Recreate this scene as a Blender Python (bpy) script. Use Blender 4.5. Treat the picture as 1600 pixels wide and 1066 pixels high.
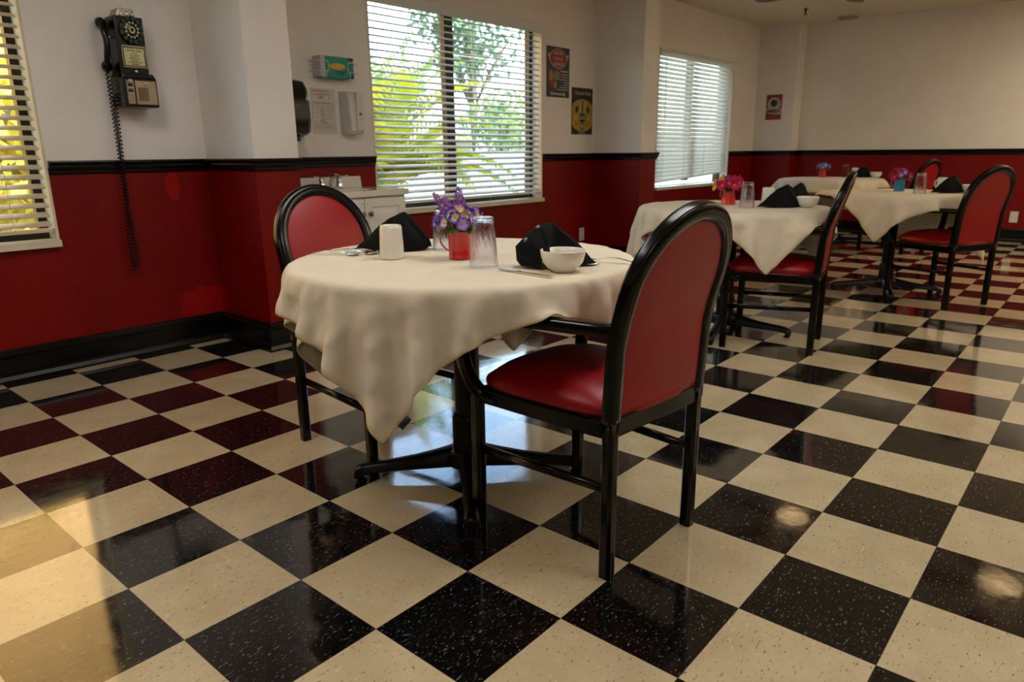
import bpy, bmesh, math, random
import numpy as np
from mathutils import Vector, Matrix, noise
PI = math.pi
R_ = math.radians
for o in list(bpy.data.objects): bpy.data.objects.remove(o, do_unlink=True)
S = bpy.context.scene
COL = S.collection
# ------------------------------------------------------------------ camera
cd = bpy.data.cameras.new('camera'); cam = bpy.data.objects.new('camera', cd); COL.objects.link(cam)
yaw, pitch, roll, FPX = .7114, .2615, -.0100, 1107.3
f = Vector((math.cos(yaw)*math.cos(pitch), math.sin(yaw)*math.cos(pitch), -math.sin(pitch)))
r = f.cross(Vector((0, 0, 1))).normalized(); u = r.cross(f)
c_, s_ = math.cos(roll), math.sin(roll)
r2, u2 = c_*r+s_*u, -s_*r+c_*u
M = Matrix(((r2.x, u2.x, -f.x), (r2.y, u2.y, -f.y), (r2.z, u2.z, -f.z))).to_4x4()
M.translation = Vector((-.861, -3.605, 1.066)); cam.matrix_world = M
cd.sensor_width = 36; cd.lens = FPX/1600*36; cd.clip_start = .05; cd.clip_end = 300
cd.dof.use_dof = True; cd.dof.focus_distance = 2.0; cd.dof.aperture_fstop = 5.6
S.camera = cam
# ------------------------------------------------------------------ world, sun, exposure
W = bpy.data.worlds.new('World'); S.world = W; W.use_nodes = True
nt = W.node_tree; bg = nt.nodes['Background']
sky = nt.nodes.new('ShaderNodeTexSky'); sky.sky_type = 'NISHITA'; sky.sun_disc = False
sky.sun_elevation = R_(50); sky.sun_rotation = R_(150); sky.air_density = 1.2; sky.dust_density = 2.0
nt.links.new(sky.outputs[0], bg.inputs[0]); bg.inputs[1].default_value = 1.7
sd = bpy.data.lights.new('sun', 'SUN'); sd.energy = 6; sd.angle = R_(1); sd.color = (1, .94, .82)
so = bpy.data.objects.new('sun', sd); COL.objects.link(so)
so.rotation_euler = Vector((-.35, 1.0, -1.15)).to_track_quat('-Z', 'Y').to_euler()
V = S.view_settings; V.view_transform = 'Standard'; V.look = 'None'; V.gamma = 1; V.use_curve_mapping = False
V.exposure = 0.25
FILL = 9.5       # radiance of the added, unseen ceiling fill panels
FANLAMP = 3.6
YW, XF, ZC, YR, XB = .42, 9.1, 2.6, -7.2, -3.6     # window wall, far wall, ceiling, right wall, back wall
WINS = [(-1.51, .36), (2.37, 4.24), (6.24, 8.10)]; WZ = (.66, 2.12)
for i, (a, b) in enumerate(WINS):                   # sky portals in the window openings (sampling guides)
    pd = bpy.data.lights.new('window_portal', 'AREA'); pd.shape = 'RECTANGLE'; pd.size = b-a; pd.size_y = WZ[1]-WZ[0]
    pd.cycles.is_portal = True
    po = bpy.data.objects.new('window_portal', pd); COL.objects.link(po)
    po.location = ((a+b)/2, YW+.19, sum(WZ)/2); po.rotation_euler = (-PI/2, 0, 0)

# ------------------------------------------------------------------ materials
def lin(c):
    return tuple(((x/255)/12.92 if x/255 <= .04045 else ((x/255+.055)/1.055)**2.4) for x in c)+(1,)
class NT:
    def __init__(s, name):
        s.m = bpy.data.materials.new(name); s.m.use_nodes = True; s.t = s.m.node_tree
        s.b = s.t.nodes['Principled BSDF']; s.out = s.t.nodes['Material Output']
    def n(s, typ, **k):
        x = s.t.nodes.new('ShaderNode'+typ)
        for a, v in k.items():
            if a.startswith('i_'): x.inputs[a[2:].replace('_', ' ')].default_value = v
            else: setattr(x, a, v)
        return x
    def l(s, a, b): s.t.links.new(a, b)
    def math(s, op, a, b=None, c=None):
        x = s.t.nodes.new('ShaderNodeMath'); x.operation = op
        for i, v in enumerate((a, b, c)):
            if v is None: continue
            if isinstance(v, (int, float)): x.inputs[i].default_value = v
            else: s.l(v, x.inputs[i])
        return x.outputs[0]
    def ramp(s, fac, stops, interp='LINEAR'):
        x = s.t.nodes.new('ShaderNodeValToRGB'); x.color_ramp.interpolation = interp
        e = x.color_ramp.elements
        while len(e) < len(stops): e.new(.5)
        for q, (p, c) in zip(e, stops): q.position = p; q.color = c
        s.l(fac, x.inputs[0]); return x.outputs[0]
    def mix(s, fac, a, b):
        x = s.t.nodes.new('ShaderNodeMix'); x.data_type = 'RGBA'
        for i, v in ((0, fac), (6, a), (7, b)):
            if isinstance(v, (int, float, tuple)): x.inputs[i].default_value = v
            else: s.l(v, x.inputs[i])
        return x.outputs[2]
    def noise(s, scale, detail=3, vec=None, rough=.5):
        x = s.n('TexNoise'); x.inputs['Scale'].default_value = scale; x.inputs['Detail'].default_value = detail
        x.inputs['Roughness'].default_value = rough
        if vec is not None: s.l(vec, x.inputs['Vector'])
        return x.outputs['Fac']
    def obj(s): return s.n('TexCoord').outputs['Object']
    def bump(s, h, strength, dist=.01):
        x = s.n('Bump'); x.inputs['Strength'].default_value = strength; x.inputs['Distance'].default_value = dist
        s.l(h, x.inputs['Height']); s.l(x.outputs[0], s.b.inputs['Normal'])
def P(name, rgb, rough=.5, metal=0, spec=.5, coat=0, var=.06, vs=12, bump=0, bs=60, srgb=True, sheen=0, dist=.002):
    m = NT(name); col = lin(rgb) if srgb else tuple(rgb)+(1,)
    if var:
        nz = m.noise(vs, 3, m.obj())
        a = tuple(x*(1-var) for x in col[:3])+(1,); b = tuple(min(1, x*(1+var)) for x in col[:3])+(1,)
        m.l(m.ramp(nz, [(.3, a), (.7, b)]), m.b.inputs['Base Color'])
    else: m.b.inputs['Base Color'].default_value = col
    m.b.inputs['Roughness'].default_value = rough; m.b.inputs['Metallic'].default_value = metal
    m.b.inputs['Specular IOR Level'].default_value = spec; m.b.inputs['Coat Weight'].default_value = coat
    m.b.inputs['Coat Roughness'].default_value = .08
    if sheen: m.b.inputs['Sheen Weight'].default_value = sheen
    if bump: m.bump(m.noise(bs, 4, m.obj()), bump, dist)
    return m.m
def mat_floor():
    m = NT('vinyl_checker_tiles'); T = .3048; o = m.obj()
    sx = m.n('SeparateXYZ'); m.l(o, sx.inputs[0])
    x = m.math('DIVIDE', sx.outputs[0], T); y = m.math('DIVIDE', sx.outputs[1], T)
    fx = m.math('FLOOR', x); fy = m.math('FLOOR', y)
    par = m.math('MODULO', m.math('ADD', m.math('ADD', fx, fy), 1000), 2)        # 1 = dark
    cb = m.n('CombineXYZ'); m.l(fx, cb.inputs[0]); m.l(fy, cb.inputs[1])
    wn = m.n('TexWhiteNoise'); wn.noise_dimensions = '2D'; m.l(cb.outputs[0], wn.inputs['Vector'])
    # flecks, stretched along the tile, shifted for every tile
    add = m.n('VectorMath'); add.operation = 'MULTIPLY_ADD'
    m.l(wn.outputs['Color'], add.inputs[0]); add.inputs[1].default_value = (9, 9, 9); m.l(o, add.inputs[2])
    mp = m.n('Mapping'); m.l(add.outputs[0], mp.inputs[0]); mp.inputs['Rotation'].default_value = (0, 0, R_(12)); mp.inputs['Scale'].default_value = (80, 205, 1)
    n1 = m.noise(1.0, 2, mp.outputs[0], .6)
    mp2 = m.n('Mapping'); m.l(add.outputs[0], mp2.inputs[0]); mp2.inputs['Scale'].default_value = (40, 95, 1); mp2.inputs['Location'].default_value = (5, 3, 0); mp2.inputs['Rotation'].default_value = (0, 0, R_(-15))
    n2 = m.noise(1.0, 3, mp2.outputs[0], .6)
    big = m.noise(6, 3, o)
    light = m.mix(m.ramp(n1, [(.0, (0, 0, 0, 1)), (.64, (0, 0, 0, 1)), (.70, (1, 1, 1, 1))]), m.ramp(big, [(.3, lin((180, 163, 130))), (.7, lin((193, 177, 144)))]), lin((104, 92, 74)))
    light = m.mix(m.ramp(n2, [(.30, (1, 1, 1, 1)), (.36, (0, 0, 0, 1))]), light, lin((202, 188, 158)))
    dark = m.mix(m.ramp(n1, [(.62, (0, 0, 0, 1)), (.74, (1, 1, 1, 1))]), lin((13, 12, 13)), lin((112, 108, 100)))
    dark = m.mix(m.ramp(n2, [(.32, (1, 1, 1, 1)), (.42, (0, 0, 0, 1))]), dark, lin((40, 38, 37)))
    col = m.mix(par, light, dark)
    # seams
    def edge(v):
        fr = m.math('FRACT', v); return m.math('MINIMUM', fr, m.math('SUBTRACT', 1, fr))
    e = m.math('MINIMUM', edge(x), edge(y)); seam = m.math('LESS_THAN', e, .0035)
    col = m.mix(m.math('MULTIPLY', seam, .75), col, lin((40, 32, 26)))
    m.l(col, m.b.inputs['Base Color'])
    m.l(m.ramp(m.noise(14, 4, o), [(.3, (.05,)*3+(1,)), (.75, (.13,)*3+(1,))]), m.b.inputs['Roughness'])
    m.b.inputs['Specular IOR Level'].default_value = .55
    m.b.inputs['Coat Weight'].default_value = .25; m.b.inputs['Coat Roughness'].default_value = .04
    h = m.math('ADD', m.math('MULTIPLY', m.noise(9, 2, o), .6), m.math('MULTIPLY', m.noise(70, 2, o), .05))
    tilt = m.math('MULTIPLY', wn.outputs['Value'], 0)
    m.bump(m.math('ADD', h, tilt), .10, .01)
    return m.m
def mat_wall():
    m = NT('painted_wall_two_tone'); o = m.obj(); sx = m.n('SeparateXYZ'); m.l(o, sx.inputs[0])
    up = m.math('GREATER_THAN', sx.outputs[2], 1.01)
    nz = m.noise(3.0, 4, o)
    red = m.ramp(nz, [(.3, lin((110, 3, 1))), (.7, lin((124, 5, 2)))])
    # fresh repaint patches: near the corner above the baseboard and below the rail by the phone cord
    def patch(cx, cz, rx, rz):
        a = m.math('DIVIDE', m.math('SUBTRACT', sx.outputs[0], cx), rx); b = m.math('DIVIDE', m.math('SUBTRACT', sx.outputs[2], cz), rz)
        d = m.math('ADD', m.math('POWER', m.math('ABSOLUTE', a), 2), m.math('POWER', m.math('ABSOLUTE', b), 2))
        d = m.math('ADD', d, m.math('MULTIPLY', m.math('SUBTRACT', m.noise(8, 5, o, .7), .5), 3.2))
        x = m.n('MapRange'); m.l(d, x.inputs[0]); x.inputs[1].default_value = 1.1; x.inputs[2].default_value = .8; x.inputs[3].default_value = 0; x.inputs[4].default_value = 1
        wall = m.math('MULTIPLY', m.math('GREATER_THAN', sx.outputs[1], .36), x.outputs[0]); return wall
    pm = m.math('MAXIMUM', patch(1.08, .23, .22, .085), patch(.95, .90, .045, .09))
    red = m.mix(pm, red, lin((152, 6, 6)))
    white = m.ramp(nz, [(.3, lin((232, 226, 220))), (.7, lin((238, 233, 227)))])
    m.l(m.mix(up, red, white), m.b.inputs['Base Color'])
    m.l(m.math('SUBTRACT', .62, m.math('MULTIPLY', m.math('SUBTRACT', 1, up), .16)), m.b.inputs['Roughness']); m.b.inputs['Specular IOR Level'].default_value = .22
    vo = m.n('TexVoronoi'); vo.inputs['Scale'].default_value = 42; m.l(o, vo.inputs['Vector'])
    sp = m.ramp(m.noise(38, 4, o, .6), [(.55, (0, 0, 0, 1)), (.66, (1, 1, 1, 1))])
    m.bump(m.math('ADD', sp, m.math('MULTIPLY', m.noise(9, 3, o), .7)), .35, .0035)
    return m.m
M_FLOOR = mat_floor(); M_WALL = mat_wall()
M_CEIL = P('ceiling_paint', (222, 212, 190), .8, var=.03, vs=3, bump=.15, bs=60)
M_TRIM = P('black_gloss_trim_paint', (7, 6, 6), .25, spec=.35, var=.2, vs=20, bump=.15, bs=25)
M_BLACK = P('black_gloss_metal', (4, 4, 4), .2, spec=.28, coat=.05, var=.2, vs=30)
M_CAST = P('black_cast_iron', (7, 7, 7), .35, spec=.22, var=.2, vs=30, bump=.1, bs=120)
def mat_vinyl():
    m = NT('red_vinyl'); o = m.obj()
    m.l(m.ramp(m.noise(5, 3, o), [(.3, lin((136, 7, 12))), (.7, lin((150, 10, 15)))]), m.b.inputs['Base Color'])
    m.b.inputs['Roughness'].default_value = .38; m.b.inputs['Specular IOR Level'].default_value = .38
    vo = m.n('TexVoronoi'); vo.inputs['Scale'].default_value = 700; m.l(o, vo.inputs['Vector'])
    m.bump(m.math('ADD', m.math('MULTIPLY', vo.outputs['Distance'], .3), m.math('MULTIPLY', m.noise(16, 2, o), .8)), .12, .002)
    return m.m
M_VINYL = mat_vinyl()
def mat_cloth(name, rgb, s=900, bump=.25, wr=.5):
    m = NT(name); o = m.obj(); c = lin(rgb)
    m.l(m.ramp(m.noise(8, 4, o), [(.3, tuple(x*.93 for x in c[:3])+(1,)), (.7, c)]), m.b.inputs['Base Color'])
    m.b.inputs['Roughness'].default_value = .85; m.b.inputs['Specular IOR Level'].default_value = .2
    m.b.inputs['Sheen Weight'].default_value = .15
    w = m.n('TexWave'); w.inputs['Scale'].default_value = s; m.l(o, w.inputs['Vector'])
    cr = m.noise(13, 5, o, .55)
    m.bump(m.math('ADD', m.math('MULTIPLY', w.outputs['Fac'], .02), m.math('MULTIPLY', cr, wr)), bump, .02)
    return m.m
M_CLOTH = mat_cloth('cream_table_linen', (222, 209, 184), 600, .45)
M_HEM = mat_cloth('cream_linen_hem', (216, 198, 164), 600, .35)
M_NAP = mat_cloth('black_napkin_cloth', (8, 8, 9), 700, .35)
M_NAP.node_tree.nodes['Principled BSDF'].inputs['Sheen Weight'].default_value = 0
M_CHINA = P('white_china', (226, 222, 208), .12, coat=.6, var=.02)
M_STEEL = P('stainless_steel', (190, 186, 178), .2, metal=1, var=.05)
M_CHROME = P('chrome', (215, 215, 218), .06, metal=1, var=.02)
M_RED = P('red_enamel', (205, 32, 18), .2, coat=.6, var=.04)
M_TEAL = P('blue_enamel', (14, 116, 158), .2, coat=.6, var=.04)
M_WHITE = P('white_paint', (224, 220, 212), .4, var=.03, bump=.05)
M_COUNTER = P('white_cultured_marble', (222, 216, 204), .15, coat=.4, var=.03)
M_PLAST = P('white_plastic', (206, 200, 194), .35, var=.02)
M_BPLAST = P('black_plastic', (6, 6, 8), .2, coat=.15, var=.1)
M_BRASS = P('antique_brass', (120, 108, 84), .3, metal=1, var=.2)
M_PAPER = P('paper', (214, 206, 194), .8, var=.03)
M_DARKFRAME = P('bronze_window_frame', (38, 34, 30), .4, var=.1)
M_SILL = P('cream_window_sill', (212, 204, 176), .5, var=.08, vs=8, bump=.1)
M_BLIND3 = None
def mat_slat(name, rgb, tr=.35):
    m = NT(name); d = m.n('BsdfDiffuse'); t = m.n('BsdfTranslucent'); mx = m.n('MixShader'); c = lin(rgb)
    nz = m.ramp(m.noise(5, 3, m.obj()), [(.3, tuple(x*.95 for x in c[:3])+(1,)), (.7, c)])
    m.l(nz, d.inputs[0]); m.l(nz, t.inputs[0]); mx.inputs[0].default_value = tr
    m.l(d.outputs[0], mx.inputs[1]); m.l(t.outputs[0], mx.inputs[2])
    g = m.n('BsdfGlossy'); g.inputs['Roughness'].default_value = .35; g.inputs[0].default_value = (1, 1, 1, 1)
    m2 = m.n('MixShader'); m2.inputs[0].default_value = .05; m.l(mx.outputs[0], m2.inputs[1]); m.l(g.outputs[0], m2.inputs[2])
    m.l(m2.outputs[0], m.out.inputs[0]); return m.m
M_SLAT = mat_slat('white_blind_slats', (226, 230, 228), .07)
M_SLATG = mat_slat('thin_white_blind_slats', (240, 238, 232), .55)
M_SLATC = mat_slat('cream_blind_slats', (228, 214, 188), .22)
def mat_pane():
    m = NT('window_glass'); t = m.n('BsdfTransparent'); g = m.n('BsdfGlossy'); g.inputs['Roughness'].default_value = .02
    t.inputs[0].default_value = (.93, .96, .95, 1)
    mx = m.n('MixShader'); fr = m.n('LayerWeight'); fr.inputs[0].default_value = .5
    nz = m.noise(2, 1, m.obj()); m.l(m.math('ADD', m.math('MULTIPLY', m.math('POWER', fr.outputs['Facing'], 5), .8), m.math('MULTIPLY', m.math('ADD', .9, m.math('MULTIPLY', nz, .1)), .04)), mx.inputs[0])
    m.l(t.outputs[0], mx.inputs[1]); m.l(g.outputs[0], mx.inputs[2]); m.l(mx.outputs[0], m.out.inputs[0]); return m.m
M_PANE = mat_pane()
def mat_tumbler():
    m = NT('clear_plastic_tumbler'); t = m.n('BsdfTransparent'); g = m.n('BsdfGlass'); g.inputs['Roughness'].default_value = 0; g.inputs['IOR'].default_value = 1.22
    nz = m.ramp(m.noise(40, 2, m.obj()), [(.3, (.93, .94, .98, 1)), (.7, (.98, .98, 1, 1))]); m.l(nz, g.inputs[0])
    mx = m.n('MixShader'); mx.inputs[0].default_value = .62; t.inputs[0].default_value = (.95, .95, .98, 1)
    m.l(t.outputs[0], mx.inputs[1]); m.l(g.outputs[0], mx.inputs[2]); m.l(mx.outputs[0], m.out.inputs[0]); return m.m
M_GLASS = mat_tumbler()
def emis(name, rgb, s):
    m = NT(name); e = m.n('Emission'); e.inputs[1].default_value = s
    nz = m.ramp(m.noise(6, 1, m.obj()), [(.3, tuple(x*.97 for x in rgb)+(1,)), (.7, tuple(rgb)+(1,))]); m.l(nz, e.inputs[0])
    m.l(e.outputs[0], m.out.inputs[0]); return m.m
M_FILL = emis('fill_panel_light', (1, .965, .91), FILL)
M_FILLW = emis('warm_fill_light', (1, .84, .60), FILL*1.4)  # warmer copy of the added fill, for the far and right side
M_BULB = emis('fan_lamp_light', (1, .66, .32), FANLAMP)
def mat_leaf(name, c1, c2, tr=.35, rough=.5):
    m = NT(name); o = m.obj(); col = m.ramp(m.noise(2.5, 3, o), [(.35, lin(c1)), (.65, lin(c2))])
    t = m.n('BsdfTranslucent'); mx = m.n('MixShader'); mx.inputs[0].default_value = tr
    m.l(col, m.b.inputs['Base Color']); m.l(col, t.inputs[0]); m.b.inputs['Roughness'].default_value = rough
    m.l(m.b.outputs[0], mx.inputs[1]); m.l(t.outputs[0], mx.inputs[2]); m.l(mx.outputs[0], m.out.inputs[0]); return m.m

# ------------------------------------------------------------------ mesh helpers
def obj(name, bm, mat, parent=None, smooth=True, subd=0, bev=0, auto=None, solid=0):
    me = bpy.data.meshes.new(name)
    if isinstance(bm, tuple): me.from_pydata(*bm)
    else: bm.normal_update(); bm.to_mesh(me); bm.free()
    for m in (mat if isinstance(mat, (list, tuple)) else [mat]): me.materials.append(m)
    if smooth:
        for p in me.polygons: p.use_smooth = True
    o = bpy.data.objects.new(name, me); COL.objects.link(o)
    if parent is not None: o.parent = parent
    if solid: x = o.modifiers.new('thick', 'SOLIDIFY'); x.thickness = solid; x.offset = 0
    if bev:
        x = o.modifiers.new('bevel', 'BEVEL'); x.width = bev; x.segments = 2; x.limit_method = 'ANGLE'; x.angle_limit = R_(40)
        x.harden_normals = False
    if subd: x = o.modifiers.new('sub', 'SUBSURF'); x.levels = x.render_levels = subd
    if auto:
        me.set_sharp_from_angle(angle=R_(auto))
    return o
def box(bm, a, b, M=None):
    x0, y0, z0 = a; x1, y1, z1 = b
    vs = [bm.verts.new(p) for p in ((x0,y0,z0),(x1,y0,z0),(x1,y1,z0),(x0,y1,z0),(x0,y0,z1),(x1,y0,z1),(x1,y1,z1),(x0,y1,z1))]
    if M is not None:
        for v in vs: v.co = M @ v.co
    for q in ((3,2,1,0),(4,5,6,7),(0,1,5,4),(1,2,6,5),(2,3,7,6),(3,0,4,7)): bm.faces.new([vs[i] for i in q])
    return bm
def B(*boxes):
    bm = bmesh.new()
    for a, b in boxes: box(bm, a, b)
    return bm
def lathe(prof, n=40, bm=None, cx=0, cy=0, twist=None):
    bm = bm or bmesh.new(); rings = []
    for (rr, z) in prof:
        if rr < 1e-5: rings.append([bm.verts.new((cx, cy, z))])
        else: rings.append([bm.verts.new((cx+rr*math.cos(2*PI*k/n), cy+rr*math.sin(2*PI*k/n), z)) for k in range(n)])
    for A, C in zip(rings, rings[1:]):
        for k in range(n):
            k2 = (k+1) % n
            if len(A) == 1 and len(C) == 1: continue
            if len(A) == 1: bm.faces.new((A[0], C[k2], C[k]))
            elif len(C) == 1: bm.faces.new((A[k], A[k2], C[0]))
            else: bm.faces.new((A[k], A[k2], C[k2], C[k]))
    bmesh.ops.recalc_face_normals(bm, faces=bm.faces); return bm
def sweep(path, sec, up=(0, 0, 1), bm=None, closed=False, caps=True, scale=None):
    """sec: list of (a,b) offsets: a along side, b along the path's own up"""
    bm = bm or bmesh.new(); pts = [Vector(p) for p in path]; n = len(pts); rings = []; up = Vector(up)
    for i, p in enumerate(pts):
        t = (pts[(i+1) % n]-pts[i-1]) if closed else (pts[min(i+1, n-1)]-pts[max(i-1, 0)])
        t.normalize(); s = t.cross(up)
        if s.length < 1e-4: s = t.cross(Vector((1, 0, 0)))
        s.normalize(); w = s.cross(t); k = scale[i] if scale else 1
        rings.append([bm.verts.new(p+s*a*k+w*b*k) for a, b in sec])
    m = len(sec); rr = list(zip(rings, rings[1:]))+([(rings[-1], rings[0])] if closed else [])
    for A, C in rr:
        for k in range(m): bm.faces.new((A[k], A[(k+1) % m], C[(k+1) % m], C[k]))
    if caps and not closed: bm.faces.new(list(reversed(rings[0]))); bm.faces.new(rings[-1])
    bmesh.ops.recalc_face_normals(bm, faces=bm.faces); return bm
def circ(r, n=12, ry=None): return [(r*math.cos(2*PI*k/n), (ry or r)*math.sin(2*PI*k/n)) for k in range(n)]
def tube(path, r, n=10, **k): return sweep(path, circ(r, n), **k)
def reed(a, b, n=32, d=.07, k=8):
    out = []
    for i in range(n):
        t = 2*PI*i/n; c, s = math.cos(t), math.sin(t)
        q = 1-d*(.5+.5*math.cos(k*t)); e = .6
        out.append((a*q*math.copysign(abs(c)**e, c), b*q*math.copysign(abs(s)**e, s)))
    return out
def smooth_path(pts, n=6):
    P_ = [Vector(p) for p in pts]; out = []
    for i in range(len(P_)-1):
        p0 = P_[max(i-1, 0)]; p1 = P_[i]; p2 = P_[i+1]; p3 = P_[min(i+2, len(P_)-1)]
        for k in range(n):
            t = k/n; out.append(.5*((2*p1)+(p2-p0)*t+(2*p0-5*p1+4*p2-p3)*t*t+(3*p1-p0-3*p2+p3)*t**3))
    return out+[P_[-1]]
def grid_patch(bm, fn, nu, nv):
    g = [[bm.verts.new(fn(i/nu, j/nv)) for j in range(nv+1)] for i in range(nu+1)]
    for i in range(nu):
        for j in range(nv): bm.faces.new((g[i][j], g[i+1][j], g[i+1][j+1], g[i][j+1]))
    return g
def thing(name, label, cat, loc=(0, 0, 0), rz=0, group=None):
    o = bpy.data.objects.new(name, None); o.empty_display_size = .1; COL.objects.link(o)
    o.location = loc; o.rotation_euler = (0, 0, rz); return tag(o, label, cat, group)
def tag(o, label, cat, group=None, kind=None):
    if label: o['label'] = label
    if cat: o['category'] = cat
    if group: o['group'] = group
    if kind: o['kind'] = kind
    return o
def struct(name, bm, m, parent=None, **k):
    o = obj(name, bm, m, parent, **k)
    if parent is None: o['kind'] = 'structure'
    return o
def dup(root, loc=None, rz=None, label=None, group=None):
    rr = root.copy(); COL.objects.link(rr)
    if loc is not None: rr.location = loc
    if rz is not None: rr.rotation_euler = (0, 0, rz)
    if label: rr['label'] = label
    if group: rr['group'] = group
    for ch in list(root.children):
        c = ch.copy(); COL.objects.link(c); c.parent = rr
        for g in ch.children:
            d = g.copy(); COL.objects.link(d); d.parent = c
    return rr
def text(s, size, mat, parent, loc, rot=(PI/2, 0, 0), sx=1, name='lettering', align='CENTER', ext=.0004, bold=0, shear=0):
    cu = bpy.data.curves.new('t', 'FONT'); cu.body = s; cu.size = size; cu.align_x = align; cu.align_y = 'CENTER'; cu.extrude = ext
    cu.offset = bold; cu.shear = shear; cu.space_line = 1.0
    t = bpy.data.objects.new('t', cu); COL.objects.link(t); bpy.context.view_layer.update()
    me = bpy.data.meshes.new_from_object(t.evaluated_get(bpy.context.evaluated_depsgraph_get()))
    bpy.data.objects.remove(t); o = bpy.data.objects.new(name, me); COL.objects.link(o)
    me.materials.clear(); me.materials.append(mat); o.parent = parent; o.location = loc; o.rotation_euler = rot; o.scale = (sx, 1, 1); return o

# ------------------------------------------------------------------ room shell
bm = bmesh.new(); box(bm, (XB-.2, YR-.2, -.1), (XF+.2, YW+.2, 0)); struct('floor', bm, M_FLOOR, smooth=False)
struct('ceiling', B(((XB-.2, YR-.2, ZC), (XF+.2, YW+.2, ZC+.15))), M_CEIL, smooth=False)
bm = bmesh.new(); xs = [XB-.2]
for a, b in WINS: xs += [a, b]
xs.append(XF+.2)
for i in range(0, len(xs), 2): box(bm, (xs[i], YW, 0), (xs[i+1], YW+.2, ZC))
for a, b in WINS:
    box(bm, (a, YW, 0), (b, YW+.2, WZ[0])); box(bm, (a, YW, WZ[1]), (b, YW+.2, ZC))
PIL = [(1.165, 1.43), (5.06, 5.33), (8.85, 9.1)]
PY = -.095
for a, b in PIL: box(bm, (a, PY, 0), (b, YW, ZC))
struct('wall_left', bm, M_WALL, smooth=False)
struct('wall_front', B(((XF, YR-.2, 0), (XF+.2, YW, ZC))), M_WALL, smooth=False)
struct('wall_right', B(((XB-.2, YR-.2, 0), (XF, YR, ZC))), M_WALL, smooth=False)
struct('wall_back', B(((XB-.2, YR, 0), (XB, YW, ZC))), M_WALL, smooth=False)
# wall outline in plan (room side), used for rail and baseboard
def outline(skip_windows):
    pts = [(XB, YW)]
    for a, b in PIL[:-1]: pts += [(a, YW), (a, PY), (b, PY), (b, YW)]
    pts += [(8.85, YW), (8.85, PY), (9.1, PY)]; return pts
RAIL = [(0, .978), (.008, .978), (.014, .984), (.014, .996), (.022, 1.002), (.024, 1.012), (.02, 1.02), (.03, 1.028), (.032, 1.036), (.03, 1.043), (0, 1.043)]
BASE = [(0, 0), (.034, 0), (.034, .012), (.026, .03), (.024, .04), (.016, .046), (.016, .118), (.022, .124), (.022, .134), (.014, .142), (.012, .152), (.006, .158), (0, .158)]
def profile_run(pts, prof, name, ends=True):
    """extrude a moulding profile along a plan polyline; room is on the right-hand side of travel"""
    bm = bmesh.new(); rings = []; n = len(pts)
    for i, p in enumerate(pts):
        def nrm(a, b):
            d = Vector((b[0]-a[0], b[1]-a[1])).normalized(); return Vector((d.y, -d.x))
        n1 = nrm(pts[i-1], p) if i > 0 else None; n2 = nrm(p, pts[i+1]) if i < n-1 else None
        if n1 is None: m = n2
        elif n2 is None: m = n1
        else:
            m = n1+n2; m = m/(m.dot(n1)) if m.length > 1e-6 else n1
        rings.append([bm.verts.new((p[0]+m.x*d, p[1]+m.y*d, z)) for d, z in prof])
    k = len(prof)
    for A, C in zip(rings, rings[1:]):
        for j in range(k): bm.faces.new((A[j], A[(j+1) % k], C[(j+1) % k], C[j]))
    if ends: bm.faces.new(rings[0]); bm.faces.new(rings[-1])
    bmesh.ops.recalc_face_normals(bm, faces=bm.faces)
    return struct(name, bm, M_TRIM, smooth=False)
G = .001
profile_run([(WINS[0][1]+.005, YW), (1.165, YW), (1.165, PY), (1.43, PY), (1.43, YW), (WINS[1][0]-.005, YW)], RAIL, 'trim_1')
profile_run([(WINS[1][1]+.005, YW), (5.06, YW), (5.06, PY), (5.33, PY), (5.33, YW), (WINS[2][0]-.005, YW)], RAIL, 'trim_2')
profile_run([(WINS[2][1]+.005, YW), (8.85, YW), (8.85, PY), (9.1, PY), (9.1, YR)], RAIL, 'trim_3')
profile_run([(9.1, YR), (XB, YR), (XB, YW), (WINS[0][0]-.005, YW)], RAIL, 'trim_4')
profile_run([(XB, YW), (1.165, YW), (1.165, PY), (1.43, PY), (1.43, YW), (5.06, YW), (5.06, PY), (5.33, PY), (5.33, YW), (8.85, YW), (8.85, PY), (9.1, PY)], BASE, 'baseboard_left')
profile_run([(9.1, PY), (9.1, YR)], BASE, 'baseboard_front')
profile_run([(9.1, YR), (XB, YR)], BASE, 'baseboard_right')
profile_run([(XB, YR), (XB, YW)], BASE, 'baseboard_back')

# windows: bronze frame with a mullion, panes, sill, white reveal liner
def window(n, a, b):
    y0, y1 = YW+.10, YW+.15; z0, z1 = WZ; mid = (a+b)/2-.09 if n == 2 else (a+b)/2
    w = bmesh.new(); t = .05
    box(w, (a, y0, z0), (a+t, y1, z1)); box(w, (b-t, y0, z0), (b, y1, z1))
    box(w, (a+t, y0, z0), (b-t, y1, z0+(t if n < 3 else .012))); box(w, (a+t, y0, z1-t), (b-t, y1, z1))
    fr = struct('window_%d' % n, w, M_DARKFRAME, smooth=False)
    obj('mullion', B(((mid-.045, y0-.01, z0+t), (mid+.045, y1-.002, z1-t))), M_DARKFRAME, fr, smooth=False, bev=.003)
    for (p, q) in ((a+t, mid-.045), (mid+.045, b-t)):
        obj('pane', B(((p, y0+.022, z0+t), (q, y0+.027, z1-t))), M_PANE, fr, smooth=False)
    s = bmesh.new(); box(s, (a+.001, YW-.035, z0-.03), (b-.001, y0, z0+.004))
    obj('sill', s, M_SILL, fr, smooth=False, bev=.003)
    lin_ = B(((b-.012, YW-.004, z0+.005), (b-.0005, y0, z1-.012)), ((a+.0005, YW-.004, z0+.005), (a+.012, y0, z1-.012)), ((a+.0005, YW-.004, z1-.012), (b-.0005, y0, z1-.0005)))
    obj('reveal_liner', lin_, M_SILL if n == 1 else M_WHITE, fr, smooth=False)
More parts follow.
